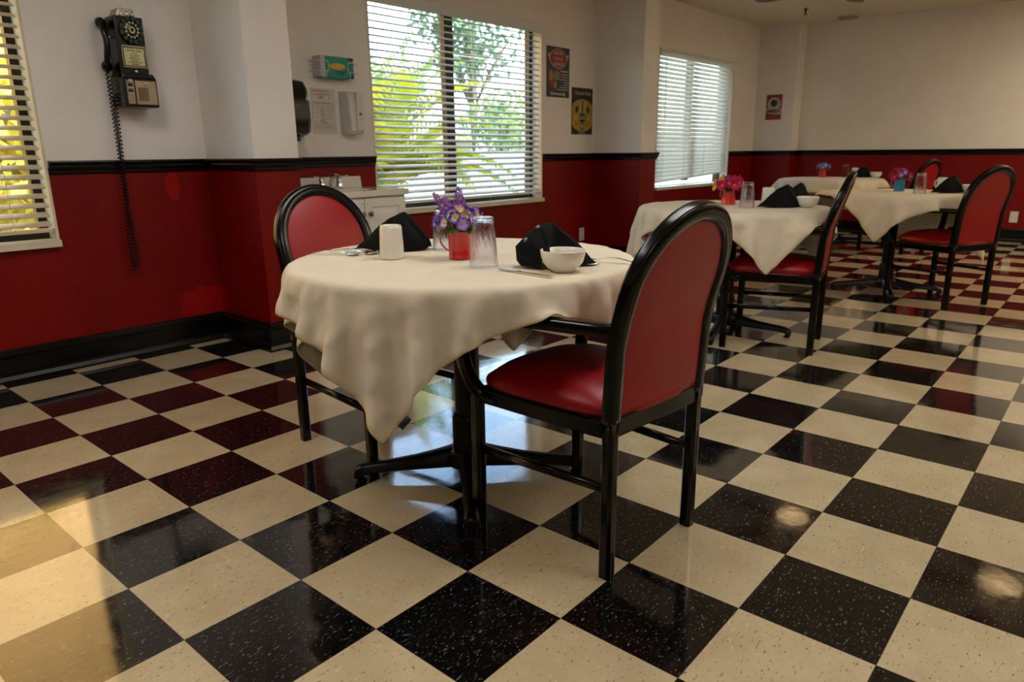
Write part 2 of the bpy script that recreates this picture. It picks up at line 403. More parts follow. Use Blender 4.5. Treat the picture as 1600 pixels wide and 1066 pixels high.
for i, (a, b) in enumerate(WINS): window(i+1, a, b)

def blind(a, b, mat, tilt, label, pitch_=.0455, w=.05, zbot=None, skew=0, wand=True, tassels=False):
    """venetian blind hanging in a window opening"""
    z1 = WZ[1]; zb = zbot or WZ[0]+.05; yc = YW+.034
    t = thing('window_blind', label, 'blind', ((a+b)/2, yc, z1), 0, 'slatted blinds in the windows of the left wall')
    L = (b-a)/2-.018; sl = bmesh.new(); z = z1-.105; k = 0; top = z
    def zz(x, z): # skew of the raised lower slats
        if not skew: return z
        kk = max(0, min(1, (1.02-z)/.3)); return z+skew*kk*(x+L)/(2*L)
    rows = []
    while z > zb+.02: rows.append(z); z -= pitch_
    for z in rows:
        ca, sa = math.cos(tilt), math.sin(tilt); jit = random.uniform(-.02, .02)
        prev = None
        for xi in range(9):
            x = -L+2*L*xi/8; cur = []
            zc = zz(x, z)-z1+random.uniform(-.0006, .0006)
            for s_ in (-1, -.5, 0, .5, 1):
                yy = s_*w/2; cr = .0022*(1-s_*s_)
                y_ = yy*math.cos(tilt+jit)-cr*sa; z_ = yy*math.sin(tilt+jit)+cr*ca
                cur.append(sl.verts.new((x, y_, zc+z_)))
            if prev:
                for q in range(4): sl.faces.new((prev[q], prev[q+1], cur[q+1], cur[q]))
            prev = cur
    obj('slats', sl, mat, t, solid=.003)
    obj('valance', B(((-L-.012, -.05, -.092), (L+.012, -.034, -.012)), ((-L-.012, -.034, -.092), (-L-.004, -.004, -.012)), ((L+.004, -.034, -.092), (L+.012, -.004, -.012))), mat, t, smooth=False, bev=.003)
    obj('headrail', B(((-L, -.028, -.055), (L, .024, -.014))), mat, t, smooth=False)
    br = bmesh.new(); zb_ = zb-z1
    vs = []
    for x in (-L, L):
        zc = (skew if x > 0 else 0)
        vs.append([br.verts.new((x, y, zb_+zc+dz)) for y, dz in ((-.025, -.009), (.025, -.009), (.025, .009), (-.025, .009))])
    for q in range(4): br.faces.new((vs[0][q], vs[0][(q+1) % 4], vs[1][(q+1) % 4], vs[1][q]))
    br.faces.new(vs[0]); br.faces.new(vs[1]); bmesh.ops.recalc_face_normals(br, faces=br.faces)
    obj('bottom_rail', br, mat, t, smooth=False, bev=.003)
    for fx in (-.82, -.28, .28, .82):
        x = fx*L; zs = zb_+(skew*(x+L)/(2*L) if skew else 0)
        c = tube([(x, -.0265, -.09), (x, -.0265, zs)], .0011, 5)
        tube([(x, .0265, -.09), (x, .0265, zs)], .0011, 5, bm=c)
        obj('ladder_cord', c, M_PLAST, t)
        if tassels:
            obj('cord_tail', tube(smooth_path([(x, -.02, zs), (x+.004, -.022, zs-.03), (x-.006, -.022, zs-.045)], 3), .0018, 5), M_PLAST, t)
    if wand:
        obj('tilt_wand', tube([(-L+.12, -.045, -.09), (-L+.125, -.052, -.75)], .004, 6), M_PLAST, t)
    return t
random.seed(3)
blind(*WINS[0], M_SLATC, R_(24), 'cream slatted blind in the leftmost window beside the wall phone', wand=False)
blind(*WINS[1], M_SLAT, R_(23), 'white slatted blind, half open, in the window above the sink cabinet with a palm behind', tassels=True, wand=False)
blind(*WINS[2], M_SLATG, R_(60), 'nearly closed white slatted blind with crooked bottom rail in the farthest window', zbot=.715, skew=.075)
# pull cord of the leftmost blind
# ------------------------------------------------------------------ furniture builders
def chair(label, loc, rz, proto=None):
    grp = 'red and black armchairs around the tables'
    if proto: return dup(proto, loc, rz, label, grp)
    t = thing('dining_chair', label, 'chair', loc, rz, grp)
    RW, FW, RY, FY = .189, .222, -.225, .225
    rs = reed(.0185, .0185)
    for s in (-1, 1):
        obj('leg', sweep([(s*RW, RY, 0), (s*RW, RY, .2), (s*RW, RY, .425)], rs, up=(0, 1, 0)), M_BLACK, t, auto=60)
        obj('leg', sweep([(s*FW, FY, 0), (s*FW, FY, .2), (s*(FW), FY, .40)], rs, up=(0, 1, 0)), M_BLACK, t, auto=60)
        obj('stretcher', sweep([(s*RW, RY+.01, .245), (s*FW, FY-.01, .235)], reed(.010, .012, 24), up=(0, 0, 1)), M_BLACK, t)
        # arm: from the back post forward, round the front corner and down into the seat frame
        ay = RY-.012
        pts = smooth_path([(s*RW, ay, .655), (s*(RW+.020), ay+.06, .656), (s*(RW+.054), 0, .652), (s*(FW+.044), FY-.12, .644), (s*(FW+.052), FY-.030, .634),
               (s*(FW+.052), FY+.006, .600), (s*(FW+.044), FY+.012, .53), (s*(FW+.022), FY+.010, .455), (s*(FW), FY-.02, .405), (s*(FW-.012), FY-.07, .395)], 6)
        obj('arm', sweep(pts, reed(.0175, .0195, 24, .03), up=(s*1, 0, .01)), M_BLACK, t)
    # seat frame
    bm = bmesh.new()
    box(bm, (-FW+.005, FY-.025, .375), (FW-.005, FY+.005, .418)); box(bm, (-RW+.0, RY-.014, .385), (RW, RY+.014, .435))
    for s in (-1, 1):
        q = [(s*(FW-.016), FY-.01), (s*(FW+.006), FY-.01), (s*(RW+.006), RY+.01), (s*(RW-.016), RY+.01)]
        lo = [bm.verts.new((x, y, .377)) for x, y in q]; hi = [bm.verts.new((x, y, .42)) for x, y in q]
        for k in range(4): bm.faces.new((lo[k], lo[(k+1) % 4], hi[(k+1) % 4], hi[k]))
        bm.faces.new(lo); bm.faces.new(hi)
    bmesh.ops.recalc_face_normals(bm, faces=bm.faces)
    obj('seat_frame', bm, M_BLACK, t, smooth=False, bev=.004)
    # seat cushion: rounded trapezoid dome
    bm = bmesh.new(); n = 14
    def seat_pt(a, b, z):   # a,b in -1..1
        e = 4.5
        L = (abs(a)**e+abs(b)**e)**(1/e) if (a or b) else 1
        m = max(abs(a), abs(b)); k = m/L if L else 1
        a, b = a*k, b*k
        y = b*(FY-RY+.035)/2+.004; wd = (RW+.002)+(FW+.008-RW)*(b+1)/2
        return (a*wd, y, z)
    top = [[None]*(n+1) for _ in range(n+1)]
    for i in range(n+1):
        for j in range(n+1):
            a = -1+2*i/n; b = -1+2*j/n
            d = (1-abs(a)**3.2)*(1-abs(b)**3.2); z = .458+.046*d**.5+.006*(b if b > 0 else 0)*0
            if b > .6: z -= .010*((b-.6)/.4)**2
            top[i][j] = bm.verts.new(seat_pt(a, b, z))
    for i in range(n):
        for j in range(n): bm.faces.new((top[i][j], top[i+1][j], top[i+1][j+1], top[i][j+1]))
    ring = [top[i][0] for i in range(n)]+[top[n][j] for j in range(n)]+[top[i][n] for i in range(n, 0, -1)]+[top[0][j] for j in range(n, 0, -1)]
    prev = ring
    for dz, k in ((.446, 1.014), (.430, 1.014), (.419, .99)):
        cur = [bm.verts.new((v.co.x*k, v.co.y*k, dz)) for v in ring]
        for q in range(len(ring)): bm.faces.new((prev[q], cur[q], cur[(q+1) % len(ring)], prev[(q+1) % len(ring)]))
        prev = cur
    bm.faces.new(prev); bmesh.ops.recalc_face_normals(bm, faces=bm.faces)
    obj('seat', bm, M_VINYL, t, subd=1)
    # back frame: two posts leaning gently back joined by a round arch
    def ly(z): # lean
        q = max(0, z-.42); return RY-.012*min(1, q/.2)-.40*max(0, z-.62)**1.25
    RZ = .743; path = [(-RW, ly(z), z) for z in np.linspace(.40, RZ, 9)]
    for k in range(1, 24):
        a = PI-PI*k/24; z = RZ+RW*.985*math.sin(a); path.append((RW*math.cos(a), ly(z), z))
    path += [(RW, ly(z), z) for z in np.linspace(RZ, .40, 9)]
    sec = reed(.0235, .0200, 40, .035, 6)
    obj('back_frame', sweep(path, sec, up=(0, 1, .25)), M_BLACK, t)
    # padded backrest panel inside the arch
    bm = bmesh.new(); rows = []
    zs = list(np.linspace(.437, RZ, 9))
    inw = RW-.012
    outl = [(inw, z) for z in zs]+[(inw*math.cos(a), RZ+inw*math.sin(a)) for a in np.linspace(0, PI, 25)[1:-1]]+[(-inw, z) for z in reversed(zs)]
    cx, cz = 0, .66
    def bulge(k, side): return side*(.010+.016*(1-k**3.0)) if side > 0 else side*(.012+.004*(1-k**4))
    for side in (1, -1):
        rings = []
        for k in (1.0, .93, .8, .6, .35):
            rings.append([bm.verts.new((cx+(x-cx)*k, ly(cz+(z-cz)*k)+bulge(k, side), cz+(z-cz)*k)) for x, z in outl])
        rows.append(rings)
        m = len(outl)
        for A, C in zip(rings, rings[1:]):
            for q in range(m): bm.faces.new((A[q], A[(q+1) % m], C[(q+1) % m], C[q]))
        c = bm.verts.new((cx, ly(cz)+bulge(0, side), cz))
        for q in range(m): bm.faces.new((rings[-1][q], rings[-1][(q+1) % m], c))
    A, C = rows[0][0], rows[1][0]; m = len(outl)
    for q in range(m): bm.faces.new((A[q], A[(q+1) % m], C[(q+1) % m], C[q]))
    bmesh.ops.recalc_face_normals(bm, faces=bm.faces)
    obj('backrest', bm, M_VINYL, t)
    return t
TABLE_R, TABLE_H = .533, .742
def table(label, loc, rz, proto=None):
    grp = 'round pedestal tables'
    if proto: return dup(proto, loc, rz, label, grp)
    t = thing('dining_table', label, 'table', loc, rz, grp)
    h = TABLE_H-.004
    obj('tabletop', lathe([(0, h-.03), (TABLE_R-.012, h-.03), (TABLE_R-.004, h-.024), (TABLE_R-.004, h-.006), (TABLE_R-.010, h), (0, h)], 64), M_CAST, t, auto=40)
    obj('column', lathe([(.001, .04), (.052, .04), (.052, .21), (.047, .225), (.041, .23), (.041, h-.05), (.10, h-.045), (.10, h-.031), (.001, h-.031)], 32), M_CAST, t, auto=40)
    hub = obj('base', lathe([(.001, .05), (.07, .05), (.078, .06), (.078, .085), (.066, .105), (.001, .105)], 32), M_CAST, t, auto=40)
    for k in range(4):
        a = PI/2*k; c, s = math.cos(a), math.sin(a); bm = bmesh.new(); rings = []
        for (d, zt, zb, w) in ((.055, .112, .045, .036), (.10, .100, .042, .031), (.18, .082, .038, .026), (.27, .068, .034, .024), (.345, .060, .026, .025), (.376, .050, .012, .026), (.384, .036, .012, .024)):
            rings.append([bm.verts.new((c*d-s*q, s*d+c*q, z)) for q, z in ((-w, zb+.006), (-w*.7, zb), (w*.7, zb), (w, zb+.006), (w*.85, zt-.01), (w*.45, zt), (-w*.45, zt), (-w*.85, zt-.01))])
        for A, C in zip(rings, rings[1:]):
            for q in range(8): bm.faces.new((A[q], A[(q+1) % 8], C[(q+1) % 8], C[q]))
        bm.faces.new(rings[0]); bm.faces.new(rings[-1]); lathe([(.001, 0), (.018, 0), (.018, .008), (.008, .012), (.008, .03)], 14, bm, c*.362, s*.362)
        bmesh.ops.recalc_face_normals(bm, faces=bm.faces); obj('foot', bm, M_CAST, t, auto=50)
    return t

# tablecloth: square linen relaxed over the round top (position-based cloth, numpy)
def cloth(label, cx, cy, rot, N=75, side=1.32, seed=1, caps_=(), seats=(), steps=260, tagged=False, iters=18, off=(0, 0)):
    rng = np.random.RandomState(seed); h = TABLE_H; R = TABLE_R+.003
    g = np.linspace(-side/2, side/2, N); A, Bq = np.meshgrid(g, g, indexing='ij')
    c, s = math.cos(rot), math.sin(rot); X0 = c*A-s*Bq+off[0]; Y0 = s*A+c*Bq+off[1]; rho = np.hypot(X0, Y0)+1e-9
    ph = np.arctan2(Y0, X0); ov = np.maximum(0, rho-R)
    rad = np.where(ov > 0, R+ov*.93, rho)
    wob = (.014*np.sin(9*ph+seed)+.010*np.sin(17*ph+2.1*seed))*np.minimum(1, ov/.08)
    Xp = np.stack([np.cos(ph)*(rad+wob), np.sin(ph)*(rad+wob), h-ov*.33+rng.normal(0, .0012, rho.shape)*(ov > 0)], -1)
    V_ = np.zeros_like(Xp); w = (rho > R-.06).astype(float); dt = .012; d0 = g[1]-g[0]
    caps_l = [(np.array(a)-[cx, cy, 0], np.array(b)-[cx, cy, 0], r_) for a, b, r_ in caps_]
    seats_l = [(x-cx, y-cy, z, r_) for x, y, z, r_ in seats]
    def con(P_, sl1, sl2, L, k):
        p, q = P_[sl1], P_[sl2]; d = q-p; ln = np.sqrt((d*d).sum(-1))+1e-9; w1, w2 = w[sl1], w[sl2]
        ws = w1+w2+1e-9; f_ = (k*(ln-L)/ln/ws)[..., None]*d; P_[sl1] = p+f_*w1[..., None]; P_[sl2] = q-f_*w2[..., None]
    def sl(a, b, st=2): return slice(a, b, st)
    pairs = []
    for st, L, k in ((1, d0, 1.0), (2, 2*d0, .04), (4, 4*d0, .004)):
        for off in range(2*st):
            i1 = [i for i in range(off, N-st) if (i-off) % (2*st) == 0]
            if not i1: continue
            i1 = np.array(i1)
            pairs.append(((i1, slice(None)), (i1+st, slice(None)), L, k)); pairs.append(((slice(None), i1), (slice(None), i1+st), L, k))
    for o1 in range(2):
        for o2 in range(2):
            pairs.append(((sl(o1, N-1), sl(o2, N-1)), (sl(o1+1, N), sl(o2+1, N)), d0*2**.5, .22))
            pairs.append(((sl(o1+1, N), sl(o2, N-1)), (sl(o1, N-1), sl(o2+1, N)), d0*2**.5, .22))
    def fix(p):
        # slices of unequal length: trim to the common size
        return p
    for step in range(steps):
        V_[..., 2] -= 4.0*dt; V_ *= .965 if step < steps*.75 else .9
        Q = Xp+V_*dt*w[..., None]
        for it in range(iters):
            for a, b, L, k in pairs:
                con(Q, a, b, L, k)
            if it % 3 == 2 or it == iters-1:
                rr = np.hypot(Q[..., 0], Q[..., 1])+1e-9
                inside = (rr < R)&(Q[..., 2] < h)&(w > 0)
                top = inside&((h-Q[..., 2]) < (R-rr)+.004); sidec = inside&~top
                Q[..., 2] = np.where(top, h, Q[..., 2]); k_ = np.where(sidec, R/rr, 1.); Q[..., 0] *= k_; Q[..., 1] *= k_
                for a, b, r_ in caps_l:
                    ab = b-a; t_ = np.clip(((Q-a)@ab)/(ab@ab), 0, 1); cp = a+t_[..., None]*ab; d = Q-cp; L_ = np.sqrt((d*d).sum(-1))+1e-9
                    hit = L_ < r_; Q = np.where(hit[..., None], cp+d/L_[..., None]*r_, Q)
                    V_ = np.where(hit[..., None], V_*.3, V_)
                for x, y, z, r_ in seats_l:
                    hit = (abs(Q[..., 0]-x) < r_)&(abs(Q[..., 1]-y) < r_)&(Q[..., 2] < z)&(Q[..., 2] > z-.12)
                    Q[..., 2] = np.where(hit, z, Q[..., 2])
        V_ = (Q-Xp)/dt; Xp = Q
    if not tagged: Xp[..., 2] += 0
    # small creases in the hanging part
    for i in range(N):
        for j in range(N):
            if rho[i, j] > R-.01:
                p = Xp[i, j]; rr_ = math.hypot(p[0], p[1]); a_ = math.atan2(p[1], p[0]); dz = h-p[2]; k_ = min(1, max(0, dz)/.04)
                v = Vector((A[i, j]*7+seed, Bq[i, j]*7, 0)); q = noise.noise(v)*.009-abs(noise.noise(v*1.9))*.014+noise.noise(v*3.3)*.005+abs(noise.noise(v*6.5))*.004+.004
                q += .012*max(0, noise.noise(Vector((a_*5.5, seed, 0))))*math.exp(-((dz-.035)/.03)**2)*2
                q = max(q*k_, R+.001-rr_) if dz > .01 else 0
                Xp[i, j, 0] += p[0]/rr_*q; Xp[i, j, 1] += p[1]/rr_*q
    vs = [tuple(v) for v in Xp.reshape(-1, 3)+np.array([cx, cy, 0.0])]
    vs = [(x-cx, y-cy, z) for x, y, z in vs]
    fs = [(i*N+j, (i+1)*N+j, (i+1)*N+j+1, i*N+j+1) for i in range(N-1) for j in range(N-1)]
    o = obj('tablecloth', (vs, [], fs), M_CLOTH, None, subd=1); o.location = (cx, cy, .0035)
    tag(o, label, 'tablecloth', 'cream tablecloths on the round tables')
    # stitched hem band: thin doubled strip along the edge
    hb = []; hf = []; idx = {}
    me = o.data; me.materials.append(M_HEM)
    for p in me.polygons:
        i, j = divmod(p.index, N-1)
        if min(i, j, N-2-i, N-2-j) < 1: p.material_index = 1
    sm = o.modifiers.new('thick', 'SOLIDIFY'); sm.thickness = .0012; sm.offset = 1
    return o, Xp

# ------------------------------------------------------------------ place tables and chairs
T1 = (.72, -2.045); T2 = (3.15, -1.85); T3 = (5.05, -2.28); T4 = (7.45, -1.07)
tb = table('round table nearest the camera, purple flowers on it', T1+(0,), R_(45)); 
table('round table under the far window with the bright pink and yellow flowers', T2+(0,), R_(12), tb)
table('round table at the right with the blue flower pot on it', T3+(0,), R_(20), tb)
table('farthest round table by the far wall with light blue flowers', T4+(0,), R_(30), tb)
def chair_at(rear, rz):   # rear: midpoint between the rear legs on the floor
    return (rear[0]-.225*math.sin(rz), rear[1]+.225*math.cos(rz), 0)
C1R = R_(-5); C1 = chair_at((.706, -2.747), C1R)
ch = chair('red vinyl armchair with black arched frame nearest the camera, back turned', C1, C1R)
C2R = R_(12); chair('red and black armchair at the table with pink and yellow flowers, right of it', chair_at((3.11, -2.395), C2R), C2R, ch)
C3R = R_(-29); chair('red and black armchair at the table with the blue flower pot, rightmost chair', chair_at((4.79, -2.85), C3R), C3R, ch)
CO = R_(180); chair('armchair facing the camera across the nearest table, under the sink cabinet side', (.735, -1.34-.225, 0), CO, ch)
C4R = R_(-18); chair('farthest armchair, at the table by the far wall', chair_at((7.42, -1.96), C4R), C4R, ch)
def armcap(loc, rz, s):
    c, q = math.cos(rz), math.sin(rz)
    f_ = lambda x, y, z: (loc[0]+c*x-q*y, loc[1]+q*x+c*y, z)
    return [(f_(s*.20, -.2, .655), f_(s*.262, .08, .650), .026), (f_(s*.262, .08, .650), f_(s*.276, .20, .640), .028)]
cl1, X1 = cloth('cream tablecloth with long pointed corner on the nearest table', T1[0], T1[1], R_(-22), N=85, seed=4, caps_=armcap(C1, C1R, -1), seats=[(C1[0], C1[1], .507, .2)], steps=260, off=(.014, .034))
cloth('cream tablecloth on the table with pink and yellow flowers', T2[0], T2[1], R_(-1), N=67, seed=2, steps=220, off=(.07, .07), caps_=armcap(chair_at((3.11, -2.395), C2R), C2R, -1), seats=[(3.11-.225*math.sin(C2R), -2.395+.225*math.cos(C2R), .495, .2)])
cloth('cream tablecloth on the table with the blue flower pot', T3[0], T3[1], R_(43), N=55, seed=7, steps=200, off=(.10, -.06))
cloth('cream tablecloth on the farthest table by the far wall', T4[0], T4[1], R_(8), N=45, seed=5, steps=180)
ZT = TABLE_H+.0065   # top of the cloth

# ------------------------------------------------------------------ tableware
AX = Vector((.653, -.757, 0)); AF = Vector((.757, .653, 0))
def tumbler(label, loc, proto=None):
    if proto: return dup(proto, loc, 0, label, 'upturned plastic tumblers')
    t = thing('tumbler', label, 'glass', loc, 0, 'upturned plastic tumblers')
    H, r0, r1 = .142, .0415, .030; bm = bmesh.new(); n = 48; rings = []
    prof = [(r0, 0), (r0, .003)]+[(r0+(r1-r0)*k/16, .003+(H-.006)*k/16) for k in range(1, 16)]+[(r1, H-.004), (r1-.003, H), (r1*.6, H-.001), (0, H-.001)]
    inner = [(0, H-.011), (r1-.006, H-.011), (r1-.0035, H-.014)]+[(r1-.003+(r0-r1+.001)*k/10, H-.014-(H-.016)*k/10) for k in range(1, 11)]+[(r0-.0025, 0), (r0, 0)]
    for (rr, z) in prof:
        if rr == 0: rings.append([bm.verts.new((0, 0, z))]); continue
        ring = []
        for k in range(n):
            a = 2*PI*k/n; m = 0
            if .02 < z < H-.022: m = .0020*math.sin(14*a+z*95)*min(1, (z-.02)/.02, (H-.022-z)/.02)
            ring.append(bm.verts.new(((rr+m)*math.cos(a), (rr+m)*math.sin(a), z)))
        rings.append(ring)
    for (rr, z) in inner[:-1]:
        rings.append([bm.verts.new((0, 0, z))] if rr == 0 else [bm.verts.new((rr*math.cos(2*PI*k/n), rr*math.sin(2*PI*k/n), z)) for k in range(n)])
    rings.append(rings[0])
    for A, C in zip(rings, rings[1:]):
        for k in range(n):
            k2 = (k+1) % n
            if len(A) == 1 and len(C) == 1: break
            if len(A) == 1: bm.faces.new((A[0], C[k2], C[k]))
            elif len(C) == 1: bm.faces.new((A[k], A[k2], C[0]))
            else:
                try: bm.faces.new((A[k], A[k2], C[k2], C[k]))
                except ValueError: pass
    bmesh.ops.recalc_face_normals(bm, faces=bm.faces)
    obj('glass_body', bm, M_GLASS, t, subd=1); return t
def mug(label, loc, rz=0, proto=None):
    if proto: return dup(proto, loc, rz, label, 'upturned white mugs')
    t = thing('mug', label, 'mug', loc, rz, 'upturned white mugs'); H = .102
    prof = [(.0375, 0), (.0385, .002), (.0378, .01), (.0365, .05), (.0345, H-.012), (.0335, H-.005), (.031, H), (.024, H), (.023, H-.003), (.0, H-.003)]
    inn = [(.0, H-.012), (.028, H-.012), (.032, .04), (.0345, .004), (.0355, .0)]
    obj('cup_body', lathe(prof+inn+[(.0375, 0)], 48), M_CHINA, t, auto=50)
    obj('handle', sweep(smooth_path([(.034, 0, H-.025), (.05, 0, H-.022), (.062, 0, H-.035), (.062, 0, .045), (.05, 0, .03), (.035, 0, .028)], 6), circ(.006, 10, .004), up=(0, 1, 0)), M_CHINA, t)
    return t
def bowl(label, loc, proto=None):
    if proto: return dup(proto, loc, 0, label, 'white bowls')
    t = thing('bowl', label, 'bowl', loc, 0, 'white bowls')
    prof = [(0, .003), (.026, .003), (.028, 0), (.031, 0), (.032, .005), (.043, .012), (.052, .024), (.0565, .040), (.058, .050), (.0585, .053), (.0575, .0545), (.0555, .053), (.054, .042), (.048, .024), (.038, .013), (.02, .008), (0, .008)]
    obj('bowl_body', lathe(prof, 56), M_CHINA, t); return t
def napkin(kind, label, loc, rz, proto=None):
    """standing pyramid-folded napkin with wings; local x right, y away"""
    if proto: return dup(proto, loc, rz, label, 'folded black napkins')
    t = thing('folded_napkin', label, 'napkin', loc, rz, 'folded black napkins')
    bm = bmesh.new()
    def patch(c00, c10, c11, c01, bulge, ax, n=10, wob=.0035):
        c = [Vector(q) for q in (c00, c10, c11, c01)]; ax = Vector(ax)
        def fn(a, b):
            p = c[0]*(1-a)*(1-b)+c[1]*a*(1-b)+c[2]*a*b+c[3]*(1-a)*b
            w = math.sin(PI*a)*math.sin(PI*b); p = p+ax*bulge*w
            nz = noise.noise_vector(p*22+Vector((kind*3, 0, 0)))*wob; p = p+nz
            if p.z < .0015: p.z = .0015
            return p
        grid_patch(bm, fn, n, n)
    if kind == 0:   # tall tent with a fold running up the middle and a drooping left lobe (near setting)
        A = (-.012, .0, .128); L1 = (-.052, -.004, .118); L2 = (-.118, .0, .058); L3 = (-.112, -.005, .018); E = (-.048, -.062, .004); F_ = (.124, .018, .002)
        G_ = (-.028, -.050, .062)
        patch(L1, L2, E, G_, .018, (-.2, -1, .3)); patch(A, L1, G_, G_, .006, (0, -1, .2)); patch(L2, L3, (-.095, -.02, .004), E, .012, (-.6, -1, 0))
        patch(A, G_, (-.03, -.052, .004), (.055, .002, .05), -.014, (0, -1, 0)); patch(A, (.055, .002, .052), F_, (.05, .05, .03), .016, (.2, .3, 1))
        patch(A, (.05, .05, .03), (-.02, .10, .003), (-.07, .05, .05), .012, (0, 1, .5)); patch(A, (-.07, .05, .05), L2, L1, .010, (-.3, .3, 1))
        patch((.055, .002, .05), (.0, -.012, .003), (.10, -.002, .002), F_, .003, (0, -1, 0)); patch(F_, (.05, .05, .03), (-.02, .10, .003), (.08, .05, .002), .004, (1, 1, 0))
        patch(L2, (-.07, .05, .05), (-.02, .10, .003), (-.10, .04, .004), .006, (-1, .5, 0))
    else:           # wide low pyramid with two stacked layers
        A = (.010, .0, .126); A2 = (-.040, .012, .100); L = (-.152, .0, .004); Rr = (.100, .03, .030); Fr = (.015, -.045, .003); B_ = (.02, .10, .003)
        A3 = (.022, .02, .128)
        patch(A, A2, L, Fr, .014, (-.2, -1, .2)); patch(A, Fr, (.09, -.008, .003), (.075, .005, .035), .016, (.2, -1, .2))
        patch(A, (.075, .005, .035), Rr, A3, .010, (.4, -.4, 1)); patch(A3, Rr, (.10, .06, .003), B_, .014, (.3, .8, .5))
        patch(A2, A3, B_, L, .010, (-.3, 1, .6)); patch(A, A3, A2, A2, .0, (0, 0, 1)); patch((.075, .005, .035), (.09, -.008, .003), (.104, .02, .012), Rr, .004, (1, -1, 0))
        patch((-.02, -.01, .112), (-.06, -.006, .085), L, (-.02, -.048, .003), .010, (-.3, -1, .3), 8)
    bmesh.ops.remove_doubles(bm, verts=bm.verts, dist=.0012)
    obj('napkin_cloth', bm, M_NAP, t, solid=.0028, subd=1)
    if kind == 0:
        sn = P('pewter_snap', (120, 126, 138), .3, metal=1)
        for p in ((-.052, -.012, .112), (-.087, -.018, .078)):
            s_ = obj('snap', lathe([(0, .002), (.006, .0015), (.0065, -.001), (0, -.001)], 16), sn, t)
            s_.location = p; s_.rotation_euler = (R_(75), R_(-20), R_(-15)); s_['label'] = 'silver metal snap'
    return t
def spoon_mesh():
    bm = bmesh.new(); L = .175
    def prof(x):   # x 0..1 along, bowl at end 1
        if x > .70: a = (x-.70)/.30; w = .019*math.sin(PI*min(1, a*.9+.1))**.7 if a < 1 else 0.001; z = .0035-.0065*math.sin(PI*a)+.004*a
        else: w = .0045+.003*max(0, (.35-x)/.35); z = .003+.010*math.sin(PI*x/.70)
        return w, z
    prev = None; n = 30
    for i in range(n+1):
        x = i/n; w, z = prof(x); cur = []
        for q in (-1, -.5, 0, .5, 1):
            dz = 0.0045*(q*q-1)*(1 if x > .72 else 0)*math.sin(PI*min(1, (x-.72)/.28)) if x > .72 else 0
            cur.append(bm.verts.new((x*L-L/2, q*w, max(.0012, z+dz+.004*(1 if x > .7 else 0)))))
        if prev:
            for q in range(4): bm.faces.new((prev[q], prev[q+1], cur[q+1], cur[q]))
        prev = cur
    return bm
def fork_mesh():
    bm = bmesh.new(); L = .18; prev = None; n = 20
    for i in range(n+1):
        x = .0+.78*i/n; w = .0045+.003*max(0, (.3-x)/.3)+(.0075*max(0, (x-.62)/.16) if x > .62 else 0); z = .003+.009*math.sin(PI*x/.72) if x < .72 else .003-.001*(x-.72)
        cur = [bm.verts.new((x*L-L/2, q*w, z)) for q in (-1, 0, 1)]
        if prev:
            for q in range(2): bm.faces.new((prev[q], prev[q+1], cur[q+1], cur[q]))
        prev = cur
    for q in (-1, -.36, .36, 1):
        pv = None
        for i in range(6):
            x = .77+.23*i/5; cy = q*.0102; w = .0016*(1-.5*i/5); z = .003+.006*(i/5)**2
            cur = [bm.verts.new((x*L-L/2, cy-w, z)), bm.verts.new((x*L-L/2, cy+w, z))]
            if pv: bm.faces.new((pv[0], pv[1], cur[1], cur[0]))
            pv = cur
    return bm
def knife_mesh():
    bm = bmesh.new(); L = .21; prev = None
    for i in range(25):
        x = i/24
        if x < .52: a, b = -.0045-.002*(.52-x), .0045+.002*(.52-x)
        else: k = (x-.52)/.48; a = -.0085*min(1, k*5)*(1 if k < .8 else math.sqrt(max(0, 1-((k-.8)/.2)**2))); b = .006*(1 if k < .9 else 1-(k-.9)/.12)
        cur = [bm.verts.new((x*L-L/2, a, .0026)), bm.verts.new((x*L-L/2, b, .0030))]
        if prev: bm.faces.new((prev[0], prev[1], cur[1], cur[0]))
        prev = cur
    return bm
_cut = {}
def cutlery(kind, label, a, b, grp='cutlery on the nearest table'):
    """a = handle end, b = working end (x, y)"""
    if kind not in _cut:
        o = obj(kind, {'spoon': spoon_mesh, 'fork': fork_mesh, 'knife': knife_mesh}[kind](), M_STEEL, None, solid=.0016); _cut[kind] = o
    else: o = _cut[kind].copy(); COL.objects.link(o)
    o.location = ((a[0]+b[0])/2, (a[1]+b[1])/2, ZT+.0006); o.rotation_euler = (0, 0, math.atan2(b[1]-a[1], b[0]-a[0]))
    tag(o, label, kind, grp); return o
def pot(label, loc, rz, mat, flare=0, proto=None):
    t = thing('flower_pot', label, 'flower pot', loc, rz, 'small enamel flower pots'); H = .085
    r0, r1 = .036+flare, .036-flare*.6
    prof = [(0, .002), (r0-.002, .002), (r0, 0), (r0+.001, .003), (r0, .006), (r1, H-.004), (r1+.0015, H-.002), (r1+.001, H), (r1-.001, H), (r1-.002, H-.004), (r0-.003, .005), (0, .005)]
    obj('cup_body', lathe(prof, 48), mat, t, auto=50)
    obj('handle', sweep(smooth_path([(r1-.001, 0, H-.006), (r1+.014, 0, H-.003), (r1+.026, 0, H-.018), (r1+.024, 0, H-.040), (r1+.010, 0, H-.056), (r0-.001, 0, H-.062)], 6), circ(.0075, 8, .0015), up=(0, 0, 1)) if 0 else
        sweep(smooth_path([(r1-.001, 0, H-.006), (r1+.014, 0, H-.003), (r1+.026, 0, H-.018), (r1+.024, 0, H-.040), (r1+.010, 0, H-.056), (r0-.001, 0, H-.062)], 6), circ(.0016, 8, .0075), up=(0, 1, 0)), mat, t)
    return t
PET = {}
